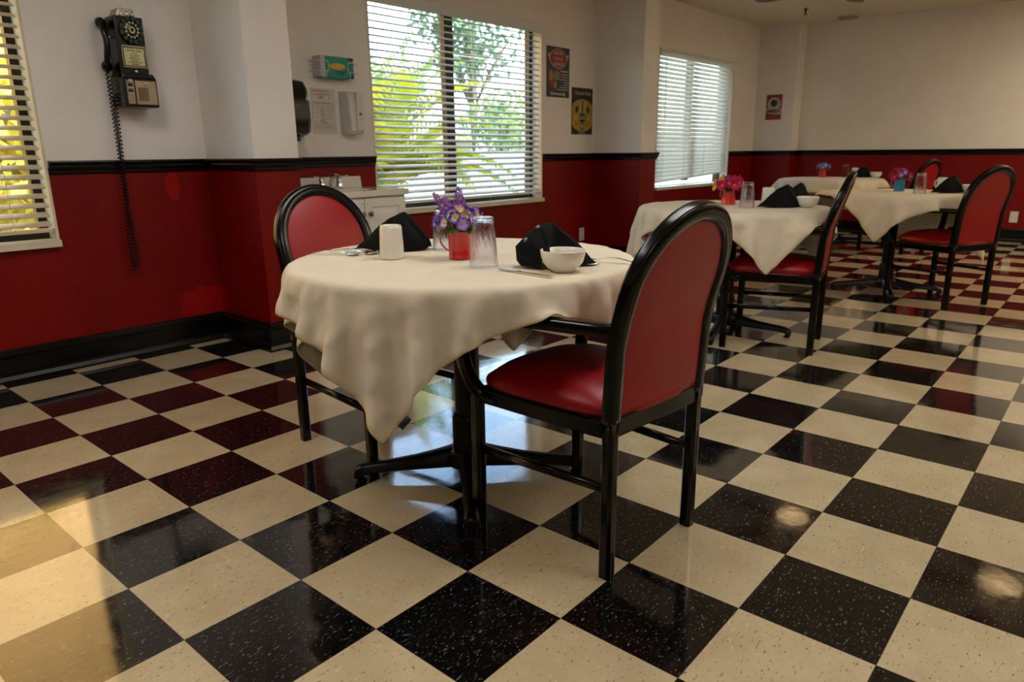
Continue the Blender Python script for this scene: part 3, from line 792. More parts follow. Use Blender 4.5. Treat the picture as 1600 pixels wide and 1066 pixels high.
def petal_mat(c1, c2):
    k = (c1, c2)
    if k in PET: return PET[k]
    m = NT('silk_petal'); o = m.obj(); g = m.n('VectorMath'); g.operation = 'LENGTH'; m.l(o, g.inputs[0])
    d = m.math('ADD', m.math('MULTIPLY', g.outputs['Value'], 30), m.math('MULTIPLY', m.math('SUBTRACT', m.noise(90, 2, o), .5), .5))
    col = m.ramp(d, [(.25, lin(c1)), (.56, lin(c2))]); m.l(col, m.b.inputs['Base Color']); m.b.inputs['Roughness'].default_value = .6
    t = m.n('BsdfTranslucent'); m.l(col, t.inputs[0]); mx = m.n('MixShader'); mx.inputs[0].default_value = .25
    m.l(m.b.outputs[0], mx.inputs[1]); m.l(t.outputs[0], mx.inputs[2]); m.l(mx.outputs[0], m.out.inputs[0]); PET[k] = m.m; return m.m
def blossom_mesh(r=.022, n=5, cup=.35, ruffle=.0025, wide=.62):
    bm = bmesh.new()
    for k in range(n):
        a = 2*PI*k/n+random.uniform(-.12, .12); ca, sa = math.cos(a), math.sin(a); rows = []
        for i in range(6):
            t = i/5; d = .001+r*t; w = r*wide*math.sin(PI*min(.97, t*.80+.10))**.9; row = []
            for q in (-1, -.5, 0, .5, 1):
                z = cup*r*t*t*1.0+ruffle*math.sin(q*4+k*2)*t+abs(q)*.002*t+.0008*(k % 2)
                x_, y_ = d*(1-.10*q*q*t), q*w; row.append(bm.verts.new((x_*ca-y_*sa, x_*sa+y_*ca, z)))
            rows.append(row)
        for A, C in zip(rows, rows[1:]):
            for q in range(4): bm.faces.new((A[q], A[q+1], C[q+1], C[q]))
    return bm
M_YEL = P('flower_centre_yellow', (230, 180, 40), .6); M_STEM = P('green_stem', (60, 96, 30), .6); M_LEAFG = mat_leaf('silk_leaf', (96, 120, 30), (140, 160, 50), .3)
def leaf_mesh(L=.05, w=.02):
    bm = bmesh.new(); rows = []
    for i in range(9):
        t = i/8; ww = w*math.sin(PI*min(1, t*.92+.05))**.8*(1+.28*math.sin(t*26)); z = -.35*L*t*t
        rows.append([bm.verts.new((t*L, q*ww, z+abs(q)*.004)) for q in (-1, -.5, 0, .5, 1)])
    for A, C in zip(rows, rows[1:]):
        for q in range(4): bm.faces.new((A[q], A[q+1], C[q+1], C[q]))
    return bm
def bouquet(label, loc, specs, seed, spikes=(), leaves=4, H=.085, spread=.058, height=.075):
    """specs: list of (inner, outer, count, radius, petals)"""
    random.seed(seed)
    t = thing('flower_bouquet', label, 'flowers', (loc[0], loc[1], loc[2]+H), 0, 'silk flower bouquets')
    st = bmesh.new(); places = []
    tot = sum(s_[2] for s_ in specs)
    for k in range(tot):
        a = k*2.39996+seed; q = math.sqrt((k+.5)/tot); rr = spread*q
        places.append((rr*math.cos(a), rr*math.sin(a), height*(1-.62*q*q)+random.uniform(-.006, .008)-.004, a, q))
    random.shuffle(places); i = 0
    for (c1, c2, cnt, rad, npet) in specs:
        base = obj('blossom', blossom_mesh(rad, npet), petal_mat(c1, c2), t, solid=.0004)
        cen = obj('flower_centre', lathe([(0, .004), (rad*.12, .003), (rad*.16, .0), (0, 0)], 8), M_YEL, base)
        for k in range(cnt):
            x, y, z, a, q = places[i]; i += 1
            if k == 0: b_ = base
            else:
                b_ = base.copy(); COL.objects.link(b_); b_.parent = t
                c2_ = cen.copy(); COL.objects.link(c2_); c2_.parent = b_
            n_ = Vector((x*1.5, y*1.5, .045-.03*q)); n_ = n_.normalized()
            b_.location = (x, y, z); b_.rotation_euler = (n_.to_track_quat('Z', 'Y') @ Matrix.Rotation(random.uniform(0, 6), 3, 'Z').to_quaternion()).to_euler(); sc = random.uniform(.88, 1.12); b_.scale = (sc,)*3
            tube([(x*.25, y*.25, -.06), (x*.55, y*.55, z*.4), (x*.98, y*.98, z-.002)], .0011, 5, bm=st)
    for (dx, dy, dz, c1, c2) in spikes:   # lilac-like spikes of small blooms
        bm = bmesh.new(); d = Vector((dx, dy, dz)); s0 = d*.45
        for k in range(26):
            u_ = k/26; p = s0+(d-s0)*u_; rr = .017*(1-u_)+.003; a = k*2.4; off = Vector((math.cos(a), math.sin(a), .3))*rr
            q_ = (off.normalized()).to_track_quat('Z', 'Y').to_matrix().to_4x4(); q_.translation = p+off; ss = .010*(1-.5*u_)
            for j in range(4):
                b0 = 2*PI*j/4; vs = [bm.verts.new(q_@Vector(v)) for v in ((0, 0, 0), (ss*math.cos(b0-.5), ss*math.sin(b0-.5), .002), (ss*1.25*math.cos(b0), ss*1.25*math.sin(b0), .003), (ss*math.cos(b0+.5), ss*math.sin(b0+.5), .002))]
                bm.faces.new(vs)
        obj('flower_spike', bm, petal_mat(c1, c2), t, solid=.0004); tube([(0, 0, -.05), tuple(d)], .0012, 5, bm=st)
    obj('stems', st, M_STEM, t)
    for k in range(leaves):
        a = random.uniform(0, 2*PI) if k > 1 else (R_(205), R_(255))[k]
        l = obj('leaf', leaf_mesh(.05+.01*(k % 2), .02), M_LEAFG, t, solid=.0004); l.location = (.02*math.cos(a), .02*math.sin(a), .006); l.rotation_euler = (0, R_(random.uniform(-25, 10)), a)
    return t
RZN = math.atan2(AX.y, AX.x)
def pos(px, py): return (px, py, ZT)
# nearest table
m0 = mug('upturned white mug in front of the left napkin on the nearest table', pos(.566, -1.885), R_(62))
g0 = tumbler('upturned ribbed tumbler in front of the red flower pot on the nearest table', pos(.612, -2.232))
tumbler('upturned tumbler behind the purple flowers on the nearest table', pos(.80, -1.88), g0)
b0 = bowl('white bowl against the right black napkin on the nearest table', pos(.690, -2.454)); b0.scale = (1.07,)*3
n0 = napkin(0, 'black napkin with two silver snaps, standing behind the white bowl on the nearest table', pos(.742, -2.392), RZN)
n1 = napkin(1, 'black napkin folded as a pyramid behind the white mug on the nearest table', pos(.70, -1.765), RZN)
cutlery('spoon', 'spoon nearest the table edge, left of the white mug', (.478, -1.622), (.533, -1.740))
cutlery('spoon', 'second spoon from the table edge, behind the first, left of the white mug', (.535, -1.645), (.585, -1.762))
cutlery('fork', 'fork between the white mug and the left black napkin', (.575, -1.645), (.622, -1.80))
cutlery('knife', 'table knife in front of the right black napkin', (.583, -2.494), (.600, -2.305))
cutlery('spoon', 'spoon at the far right edge of the nearest table beside the black napkin', (.905, -2.52), (.882, -2.40))
cutlery('fork', 'fork poking out from under the right black napkin', (.775, -2.33), (.818, -2.478))
pot('red enamel flower pot with handle on the nearest table', pos(.69, -2.062), R_(180)+RZN-R_(10), M_RED)
PUR, LIL, CRM, YEL = (108, 62, 184), (192, 150, 222), (236, 222, 176), (226, 190, 80)
bouquet('purple and lilac silk flowers in the red pot on the nearest table', pos(.69, -2.062), [(CRM, PUR, 12, .021, 5), (YEL, LIL, 8, .016, 5), ((214, 184, 228), (134, 80, 196), 7, .019, 5)], 3,
        spikes=[(AX.x*-.075, AX.y*-.075, .112, (214, 160, 200), (168, 96, 176)), (AX.x*-.0, AX.y*-.0, .128, (214, 150, 190), (170, 104, 190)), (AX.x*-.045, AX.y*-.045, .100, (226, 190, 90), (190, 130, 200))], leaves=6, spread=.072, height=.072)
# second table
g = 'x'
pot('red enamel flower pot on the table under the far window', pos(3.235, -1.785), R_(80), M_RED, .006)
bouquet('magenta, yellow and white silk flowers in the red pot under the far window', pos(3.235, -1.785), [((220, 30, 100), (190, 8, 80), 10, .032, 8), ((240, 200, 40), (228, 176, 20), 5, .028, 7), ((236, 230, 210), (214, 206, 180), 2, .028, 6), ((120, 60, 180), (84, 40, 150), 4, .022, 5)], 11, leaves=2, spread=.085, height=.068)
tumbler('upturned tumbler right of the pink and yellow flowers', pos(3.035, -1.985), g0)
mug('upturned white mug between tumbler and napkin on the table under the far window', pos(3.27, -2.01), R_(0), m0)
napkin(1, 'black pyramid napkin in front of the bowl on the table under the far window', pos(3.19, -2.135), RZN, n1)
napkin(1, 'second black napkin behind the front one on the table under the far window', pos(3.44, -2.13), RZN+.4, n1)
bowl('white bowl right of the napkins on the table under the far window', pos(3.265, -2.235), b0)
# third table
pot('blue enamel flower pot on the right-hand table', pos(5.19, -2.262), R_(80), M_TEAL, .001)
bouquet('magenta and violet silk flowers in the blue pot', pos(5.19, -2.262), [((210, 20, 90), (170, 6, 70), 9, .028, 7), ((200, 170, 230), (110, 50, 170), 8, .022, 5)], 21, leaves=2, spread=.078, height=.066)
tumbler('upturned tumbler right of the blue flower pot', pos(4.93, -2.455), g0)
mug('upturned white mug left of the napkin on the table with the blue pot', pos(5.27, -2.53), R_(60), m0)
napkin(1, 'black napkin on the table with the blue flower pot', pos(5.12, -2.62), RZN, n1)
bowl('white bowl on the table with the blue flower pot', pos(5.16, -2.735), b0)
# fourth table
pot('small red flower pot on the farthest table', pos(7.72, -.90), R_(80), M_RED, .002)
bouquet('light blue silk flowers in the small red pot on the farthest table', pos(7.72, -.90), [((190, 200, 235), (110, 140, 205), 11, .024, 5), ((224, 170, 200), (190, 90, 140), 4, .018, 5)], 31, leaves=3, spread=.072, height=.062)
tumbler('upturned tumbler right of the light blue flowers on the farthest table', pos(7.80, -1.115), g0)
mug('upturned white mug on the farthest table', pos(7.90, -1.19), 0, m0)
napkin(1, 'black napkin on the farthest table', pos(7.83, -1.30), RZN, n1)
bowl('white bowl at the right end of the farthest table', pos(7.84, -1.425), b0)

# ------------------------------------------------------------------ ceiling fixtures and added fill lights
def fill_panel(x, y, rz=0, label='', proto=None, mat=None):  # glowing ceiling panel out of view, added to fill the room with light
    if proto: return dup(proto, (x, y, ZC), rz, label, 'added fill lights')
    t = thing('added_fill_light', label, 'fill light', (x, y, ZC), rz, 'added fill lights')
    obj('frame', B(((-.62, -.32, -.03), (.62, -.29, -.001)), ((-.62, .29, -.03), (.62, .32, -.001)), ((-.62, -.29, -.03), (-.59, .29, -.001)), ((.59, -.29, -.03), (.62, .29, -.001))), M_WHITE, t, smooth=False)
    obj('glow_panel', B(((-.59, -.29, -.018), (.59, .29, -.008))), mat or M_FILL, t, smooth=False); return t
tr = fill_panel(-.6, -1.5, 0, 'added unseen fill light over the left of the room, nearest the leftmost window')
for x, y, l_ in ((-1.9, -4.4, 'behind the camera near the back wall'), (1.6, -4.9, 'right of the nearest armchair'), (1.3, -2.6, 'above the nearest armchair'), (4.3, -4.9, 'over the middle of the right side'), (6.6, -4.3, 'over the far right of the room'), (8.2, -4.0, 'nearest the far wall'), (7.4, -6.4, 'in the far right corner')):
    q_ = fill_panel(x, y, 0, 'added unseen fill light '+l_, tr if x < 4 else None, M_FILLW)
M_BLADE = P('dark_red_fan_blade', (120, 10, 16), .35, coat=.2, var=.12, vs=8)
def fan(x, y, rz, label, proto=None):
    if proto: return dup(proto, (x, y, 0), rz, label, 'ceiling fans')
    t = thing('ceiling_fan', label, 'ceiling fan', (x, y, 0), rz, 'ceiling fans')
    zb = 2.278
    obj('canopy', lathe([(0, ZC-.001), (.07, ZC-.001), (.065, ZC-.03), (.03, ZC-.055), (.013, ZC-.06), (.013, zb+.06), (0, zb+.06)], 28), M_BRASS, t)
    obj('motor', lathe([(0, zb+.075), (.06, zb+.075), (.115, zb+.05), (.125, zb+.01), (.115, zb-.03), (.06, zb-.05), (0, zb-.05)], 32), M_BRASS, t)
    for k in range(5):
        a = 2*PI*k/5; bm = bmesh.new(); rows = []
        for i in range(11):
            d = .19+.57*i/10; w = .05+.022*min(1, i/4)-(.03*max(0, (i-8.5)/1.5)**2); sl_ = .16
            rows.append([bm.verts.new((d, q*w, zb-.01+q*w*sl_)) for q in (-1, 0, 1)])
        for A, C in zip(rows, rows[1:]):
            for q in range(2): bm.faces.new((A[q], A[q+1], C[q+1], C[q]))
        b_ = obj('blade', bm, M_BLADE, t, solid=.008); b_.rotation_euler = (0, 0, a)
        i_ = obj('blade_iron', B(((.10, -.02, zb-.006), (.24, .02, zb+.002))), M_BRASS, b_, smooth=False, bev=.003)
    obj('lamp_shade', lathe([(.0, zb-.045), (.09, zb-.045), (.14, zb-.05), (.145, zb-.06), (.12, zb-.082), (.06, zb-.095), (0, zb-.097)], 36), M_BULB, t)
    return t
fn = fan(5.30, -1.70, R_(11), 'ceiling fan near the window wall, dark red blade tips showing at the top')
fan(5.25, -3.32, R_(30), 'ceiling fan with dark red blades further from the window wall', fn)
# sprinkler head and the small tan box at the ceiling edge
t = thing('sprinkler_head', 'small metal sprinkler head hanging from the far ceiling', 'sprinkler', (7.95, -.46, ZC))
obj('escutcheon', lathe([(0, -.001), (.036, -.001), (.03, -.008), (.014, -.012), (0, -.012)], 20), M_STEEL, t)
sp = lathe([(.012, -.012), (.012, -.035), (.006, -.04), (.006, -.06), (0, -.06)], 12); lathe([(0, -.062), (.024, -.062), (.024, -.066), (0, -.066)], 16, sp)
tube([(-.012, 0, -.035), (-.02, 0, -.048), (-.006, 0, -.062)], .003, 6, bm=sp); tube([(.012, 0, -.035), (.02, 0, -.048), (.006, 0, -.062)], .003, 6, bm=sp)
obj('nozzle', sp, M_CAST, t)
o = obj('cover_plate', B(((8.78, -.75, ZC-.03), (8.9, -.56, ZC-.001))), P('tan_plastic', (186, 160, 104), .5), smooth=False, bev=.006); tag(o, 'small tan rectangular plate on the ceiling near the far wall', 'cover plate')

# ------------------------------------------------------------------ wall phone
def boxm(a, b, bev_=0): return B((a, b))
M_PH = P('black_phone_shell', (4, 4, 5), .25, spec=.35, coat=.1, var=.1); M_CARD = P('aged_card', (216, 210, 150), .6, var=.08)
M_INK = P('dark_ink', (30, 26, 24), .7, var=0); M_SILV = P('brushed_silver_panel', (168, 158, 140), .25, metal=1, var=.08)
M_DIALG = P('dark_green_dial_tabs', (40, 72, 60), .4, var=.1); M_IVORY = P('ivory_dots', (216, 206, 150), .5)
t = thing('wall_phone', 'black old style rotary pay phone mounted on the left wall beside the window', 'telephone', (.795, YW, 1.30)); t.scale = (.86, 1, 1)
def tp(name, bm, m, par=None, **k): return obj(name, bm, m, par or t, **k)
# local: x right, y towards -room, z up from the base; depth .13
def prism(pts, y0, y1):
    bm = bmesh.new(); a = [bm.verts.new((x, y0, z)) for x, z in pts]; b = [bm.verts.new((x, y1, z)) for x, z in pts]
    bm.faces.new(a); bm.faces.new(list(reversed(b))); n = len(pts)
    for i in range(n): bm.faces.new((a[i], b[i], b[(i+1) % n], a[(i+1) % n]))
    bmesh.ops.recalc_face_normals(bm, faces=bm.faces); return bm
tp('upper_housing', B(((-.085, -.115, .148), (.075, -.002, .430))), M_PH, smooth=False, bev=.006)
tp('lower_housing', B(((-.103, -.150, .0), (.093, -.002, .142))), M_PH, smooth=False, bev=.008)
tp('collar', prism([(-.103, .138), (.093, .138), (.078, .160), (-.088, .160)], -.146, -.002), M_PH, smooth=False, bev=.004)
hd = tp('coin_head', prism([(-.062, .428), (.052, .428), (.036, .468), (-.044, .468)], -.095, -.004), M_SILV, smooth=False, bev=.004)
for k in range(3):
    c = obj('coin_slot', lathe([(0, 0), (.012, 0), (.012, .003), (.008, .004), (.008, .0015), (0, .0015)], 20), M_CHROME, hd); c.location = (-.036+.032*k, -.0955, .447); c.rotation_euler = (R_(90), 0, 0)
# dial
dl = tp('rotary_dial', lathe([(0, 0), (.066, 0), (.066, .008), (.060, .012), (.0, .012)], 48), M_PH); dl.location = (.002, -.116, .366); dl.rotation_euler = (R_(90), 0, 0)
for k in range(12):
    a = 2*PI*(k+.5)/12
    d_ = obj('dial_tab', lathe([(0, 0), (.0112, 0), (.0105, .003), (0, .0036)], 16), M_DIALG, dl); d_.location = (.055*math.cos(a), .055*math.sin(a), .0118)
    e_ = obj('finger_dot', lathe([(0, 0), (.0062, 0), (.005, .002), (0, .0024)], 12), M_IVORY, dl); e_.location = (.034*math.cos(a), .034*math.sin(a), .0118)
obj('dial_hub', lathe([(0, 0), (.016, 0), (.016, .003), (.0125, .004), (.0125, .003), (0, .003)], 24), M_IVORY, dl).location = (0, 0, .0118)
obj('hub_cap', lathe([(0, 0), (.0085, 0), (.0075, .002), (0, .002)], 20), M_PH, dl).location = (0, 0, .0150)
fr_ = tp('card_frame', B(((-.068, -.1205, .192), (-.062, -.1145, .292)), ((.062, -.1205, .192), (.068, -.1145, .292)), ((-.068, -.1205, .286), (.068, -.1145, .294)), ((-.068, -.1205, .190), (.068, -.1145, .197))), M_SILV, smooth=False, bev=.001)
cr = tp('instruction_card', B(((-.055, -.118, .201), (.057, -.1155, .282))), M_CARD, smooth=False)
text('LOCAL CALL', .0165, M_INK, cr, (.001, -.1184, .271), sx=.92, bold=.0003)
for z_, s__ in ((.2585, .035), (.2495, .052), (.241, .046), (.2325, .060), (.224, .040), (.2165, .082)):
    obj('text_line', B(((.001-s__/2, -.1184, z_-.0014), (.001+s__/2, -.1180, z_+.0014))), M_INK, cr, smooth=False)
text('CROSLEY', .0095, M_INK, cr, (.001, -.1184, .2065), sx=1.2, bold=.0003)
k_ = tp('key_lock', lathe([(0, 0), (.0085, 0), (.0085, .004), (.006, .006), (0, .006)], 20), M_CHROME); k_.location = (.0, -.115, .172); k_.rotation_euler = (R_(90), 0, 0)
tp('coin_return', B(((-.083, -.1515, .014), (-.042, -.149, .128))), M_SILV, smooth=False, bev=.001)
cr_ = tp('coin_lever', B(((-.074, -.160, .118), (-.050, -.150, .132)), ((-.078, -.156, .088), (-.048, -.151, .096)), ((-.078, -.156, .060), (-.048, -.151, .068))), M_CHROME, smooth=False, bev=.002)
tp('coin_opening', B(((-.076, -.1525, .099), (-.050, -.1512, .112)), ((-.076, -.1525, .071), (-.050, -.1512, .084))), M_INK, smooth=False)
vd = tp('vault_door', B(((-.036, -.1535, .012), (.083, -.149, .128))), M_SILV, smooth=False, bev=.003)
obj('vault_inset', B(((-.022, -.1545, .03), (.035, -.1533, .095))), M_BRASS, vd, smooth=False)
l_ = obj('lock', lathe([(0, 0), (.008, 0), (.008, .003), (0, .004)], 20), M_CHROME, vd); l_.location = (.026, -.1535, .112); l_.rotation_euler = (R_(90), 0, 0)
# handset on the left side
hs = sweep(smooth_path([(-.128, -.055, .205), (-.133, -.075, .235), (-.128, -.085, .30), (-.133, -.075, .36), (-.128, -.055, .388)], 6), circ(.0155, 14), up=(1, 0, 0), scale=[1.15+.0*i if i < 3 or i > 21 else 1 for i in range(25)])
h_ = tp('handset', hs, M_PH)
for z_, s__ in ((.198, 1), (.394, -1)):
    e = obj('ear_cup', lathe([(0, 0), (.027, 0), (.029, .006), (.024, .02), (.014, .03), (0, .032)], 28), M_PH, h_); e.location = (-.124, -.030, z_); e.rotation_euler = (R_(90+18*s__), 0, 0)
obj('chrome_collar', lathe([(0, 0), (.022, 0), (.024, .006), (0, .006)], 24), M_CHROME, h_).location = (-.124, -.028, .380)
tp('cradle_hook', tube(smooth_path([(-.085, -.07, .330), (-.105, -.075, .328), (-.118, -.060, .335), (-.125, -.048, .35)], 5), .005, 8), M_CHROME)
# coiled cord hanging in a long loop
cp = smooth_path([(-.126, -.035, .185), (-.129, -.042, .12), (-.128, -.042, .0), (-.130, -.045, -.20), (-.138, -.048, -.45), (-.146, -.05, -.66), (-.147, -.05, -.78), (-.136, -.05, -.822),
                  (-.124, -.052, -.79), (-.126, -.055, -.66), (-.128, -.058, -.40), (-.122, -.060, -.20), (-.116, -.058, .0), (-.112, -.055, .05), (-.100, -.08, .055)], 30)
hel = []; rad_ = .0095; dist = 0
cum = [0]
for a_, b_ in zip(cp, cp[1:]): cum.append(cum[-1]+(b_-a_).length)
tot_ = cum[-1]; ncoil = int(tot_/.019); ns = ncoil*8; j = 0
for i in range(ns+1):
    d_ = tot_*i/ns
    while j < len(cum)-2 and cum[j+1] < d_: j += 1
    tt = (d_-cum[j])/max(1e-9, cum[j+1]-cum[j]); p_ = cp[j].lerp(cp[j+1], tt); tg = (cp[j+1]-cp[j]).normalized()
    sx_ = tg.cross(Vector((0, 1, 0))).normalized(); sy_ = tg.cross(sx_); an = 2*PI*i/8
    hel.append(p_+sx_*rad_*math.cos(an)+sy_*rad_*math.sin(an))
tp('coiled_cord', tube(hel, .0034, 5), M_PH)

# ------------------------------------------------------------------ things on the alcove wall
t = thing('towel_dispenser', 'black paper towel dispenser mounted left of the printed notice, above the sink cabinet', 'towel dispenser', (1.625, YW, 1.17))
bm = bmesh.new(); rows = []
for (z_, d_, w_) in ((.0, .15, .13), (.02, .19, .142), (.08, .20, .145), (.2, .195, .145), (.27, .18, .143), (.312, .15, .138), (.322, .12, .125)):
    rows.append([bm.verts.new((x_*w_, -y_*d_-.002, z_)) for x_, y_ in ((-1, 0), (-1, .6), (-.93, .88), (-.7, 1), (.7, 1), (.93, .88), (1, .6), (1, 0))])
for A, C in zip(rows, rows[1:]):
    for q in range(7): bm.faces.new((A[q], A[q+1], C[q+1], C[q]))
    bm.faces.new((A[7], A[0], C[0], C[7]))
bm.faces.new(rows[0]); bm.faces.new(rows[-1]); bmesh.ops.recalc_face_normals(bm, faces=bm.faces)
obj('cover', bm, M_BPLAST, t, auto=30, bev=.006)
l_ = obj('badge', lathe([(0, 0), (.009, 0), (.008, .002), (0, .0022)], 16), M_SILV, t); l_.location = (.055, -.199, .10); l_.rotation_euler = (R_(90), 0, 0)
obj('feed_knob', B(((.05, -.13, -.032), (.085, -.09, .002))), M_BPLAST, t, smooth=False, bev=.006)
bm = bmesh.new(); grid_patch(bm, lambda a, b: Vector((-.06+a*.13+.02*b*b, -.105+.01*math.sin(a*5), -.115*b-.02*a*(1-a)*4*b+.003)), 8, 8)
o = obj('paper_towel', bm, M_PAPER, None, solid=.0008); o.location = (1.67, YW, 1.17); tag(o, 'white paper towel hanging down from the black dispenser', 'paper towel')
# notices
M_REDINK = P('red_brown_print', (150, 92, 84), .7, var=0); M_GREYINK = P('grey_print', (150, 142, 132), .7, var=0)
t = thing('wall_notice', 'white printed notice with red text boxes between the black and white dispensers', 'notice', (1.985, YW, 1.325))
obj('sheet', B(((-.095, -.003, -.140), (.087, -.0008, .142))), M_PAPER, t, smooth=False)
pr_ = bmesh.new()
def frame_(x0, z0, x1, z1, w=.0013):
    for a_, b_ in (((x0, z0), (x1, z0+w)), ((x0, z1-w), (x1, z1)), ((x0, z0), (x0+w, z1)), ((x1-w, z0), (x1, z1))): box(pr_, (a_[0], -.0036, a_[1]), (b_[0], -.0029, b_[1]))
frame_(-.085, .098, .055, .122); frame_(-.045, .074, .004, .096); frame_(-.085, .040, .06, .058); frame_(.018, -.008, .066, .034); frame_(.018, -.046, .066, -.014); frame_(-.085, -.112, .066, -.062); frame_(-.088, -.004, -.05, .032); frame_(-.088, -.04, -.05, -.01)
for z_, x0, x1 in ((.126, -.08, .03), (.106, -.07, .04), (.088, -.035, -.006), (.082, -.035, -.006), (.050, -.07, .045), (-.056, -.04, .0), (-.070, -.03, .02), (-.046, -.03, .01)): box(pr_, (x0, -.0036, z_-.002), (x1, -.0029, z_+.002))
obj('red_print', pr_, M_REDINK, t, smooth=False)
bm = bmesh.new()
for z_ in np.linspace(-.036, .03, 12): box(bm, (-.035, -.0036, z_-.0012), (.005+.008*math.sin(z_*300), -.0029, z_+.0012))
for z_ in (-.078, -.086, -.094, -.102): box(bm, (-.078, -.0036, z_-.0012), (.055, -.0029, z_+.0012))
for z_ in (.025, .018, .011, .004, -.021, -.028, -.035): box(bm, (.024, -.0036, z_-.001), (.060, -.0029, z_+.001))
box(bm, (.036, -.0036, .08), (.046, -.0029, .09)); obj('grey_print', bm, M_GREYINK, t, smooth=False)
# soap dispenser
t = thing('soap_dispenser', 'white soap dispenser on the wall left of the middle window', 'soap dispenser', (2.165, YW, 1.185))
bm = bmesh.new(); rows = []
for (z_, d_, w0, w1) in ((.0, .085, .058, .05), (.02, .10, .060, .05), (.12, .098, .062, .052), (.22, .09, .064, .054), (.258, .075, .064, .055), (.268, .05, .06, .052)):
    rows.append([bm.verts.new((x_*(w0 if abs(x_) > .9 else w1/.7), -y_*d_-.002, z_)) for x_, y_ in ((-1, 0), (-1, .65), (-.7, 1), (.7, 1), (1, .65), (1, 0))])
for A, C in zip(rows, rows[1:]):
    for q in range(5): bm.faces.new((A[q], A[q+1], C[q+1], C[q]))
    bm.faces.new((A[5], A[0], C[0], C[5]))
bm.faces.new(rows[0]); bm.faces.new(rows[-1]); bmesh.ops.recalc_face_normals(bm, faces=bm.faces)
obj('body', bm, M_PLAST, t, auto=30, bev=.004)
obj('push_bar', B(((-.006, -.112, .022), (.050, -.098, .262))), M_PLAST, t, smooth=False, bev=.006)
obj('brand_mark', B(((.010, -.1130, .118), (.030, -.1118, .134))), P('rust_print', (130, 66, 52), .6), t, smooth=False)
lb = obj('label_strip', B(((.002, -.1132, .084), (.042, -.1118, .102))), P('pale_blue_label', (206, 214, 224), .5), t, smooth=False)
obj('label_text', B(((.006, -.1136, .091), (.038, -.1131, .095))), M_INK, lb, smooth=False)
# glove box in a wire holder
M_GREEN = P('teal_green_carton', (18, 142, 124), .5, var=.05)
GX, GZ = 2.045, 1.527
t = thing('glove_box', 'teal green box of disposable gloves standing in a wire holder on the wall', 'glove box', (GX, YW, GZ))
obj('carton', B(((-.125, -.088, 0), (.125, -.006, .125))), M_GREEN, t, smooth=False, bev=.0015)
obj('white_end_band', B(((-.126, -.0886, .001), (-.092, -.006, .1255))), P('pale_grey_card', (196, 190, 196), .6), t, smooth=False)
bm = bmesh.new(); vs = [bm.verts.new((.0+.062*math.cos(a), -.0892, .066+.021*math.sin(a))) for a in np.linspace(0, 2*PI, 33)[:-1]]; bm.faces.new(vs)
obj('oval_opening', bm, P('cream_gold_film', (222, 186, 96), .5, var=.1), t, solid=.0008)
text('DISPOSABLE\nGLOVES', .0145, M_INK, t, (.022, -.0893, .028), sx=1.0)
bm = bmesh.new(); bm.faces.new([bm.verts.new(p) for p in ((.06, -.0892, .0015), (.1245, -.0892, .0015), (.1245, -.0892, .032))]); obj('blue_corner', bm, P('blue_print', (14, 86, 160), .5), t, solid=.0006)
bm = bmesh.new(); bm.faces.new([bm.verts.new(p) for p in ((.083, -.0892, .108), (.124, -.0892, .108), (.124, -.0892, .123), (.088, -.0892, .1235))]); obj('brown_print', bm, P('brown_print', (96, 62, 26), .5), t, solid=.0006)
bm = bmesh.new()
for s_, ya in ((-1, -.096), (1, -.096)):
    x0 = s_*.155; x1 = s_*.075
    tube(smooth_path([(x0, -.003, .095), (x0, -.05, .095), (x0*.985, -.092, .095), (x1+s_*.012, -.097, .095), (x1, -.097, .085), (x1, -.097, .045), (x1+s_*.012, -.097, .035), (x0*.985, -.092, .035), (x0, -.05, .035), (x0, -.003, .035)], 4), .0024, 7, bm=bm)
tube([(-.155, -.004, -.004), (.155, -.004, -.004)], .0024, 7, bm=bm); tube([(-.09, -.003, -.004), (-.09, -.096, -.004), (-.09, -.097, .036)], .0024, 7, bm=bm); tube([(.09, -.003, -.004), (.09, -.096, -.004), (.09, -.097, .036)], .0024, 7, bm=bm)
o = obj('wire_holder', bm, M_WHITE); o.location = (GX, YW, GZ); tag(o, 'white wire rack on the wall holding the teal green box', 'wire rack')
# signs
def sign(label, name, x0, x1, z0, z1, mat):
    t = thing(name, label, 'sign', ((x0+x1)/2, YW, (z0+z1)/2)); w, h = (x1-x0)/2, (z1-z0)/2
    obj('panel', B(((-w, -.005, -h), (w, -.001, h))), mat, t, smooth=False); return t, w, h
def disc(rx, rz, x, z, y, m, par, name, n=40, pts=None):
    bm = bmesh.new(); pts = pts or [(x+rx*math.cos(a), z+rz*math.sin(a)) for a in np.linspace(0, 2*PI, n+1)[:-1]]
    bm.faces.new([bm.verts.new((px_, y, pz_)) for px_, pz_ in pts]); return obj(name, bm, m, par, solid=.0005, smooth=False)
M_NAVY = P('navy_sign_enamel', (34, 36, 50), .45, var=.12); M_SCREAM = P('sign_cream', (178, 166, 150), .5, var=.08); M_SRED = P('sign_red', (146, 30, 30), .5, var=.1)
M_SYEL = P('sign_yellow', (178, 140, 16), .45, var=.08); M_SBRN = P('sign_dark_brown', (34, 26, 24), .45, var=.1); M_SORG = P('sign_orange', (176, 110, 50), .5, var=.1)
t, w, h = sign('tall dark sign with red round garage badge and wrench, right of the middle window', 'wall_sign', 4.30, 4.63, 1.527, 1.945, M_NAVY)
disc(0, 0, 0, 0, -.0056, M_SCREAM, t, 'side_wing', pts=[(-.155, .152), (-.10, .150), (-.07, .05), (-.115, .075)]); disc(0, 0, 0, 0, -.0056, M_SCREAM, t, 'side_wing', pts=[(.155, .152), (.10, .150), (.07, .05), (.115, .075)])
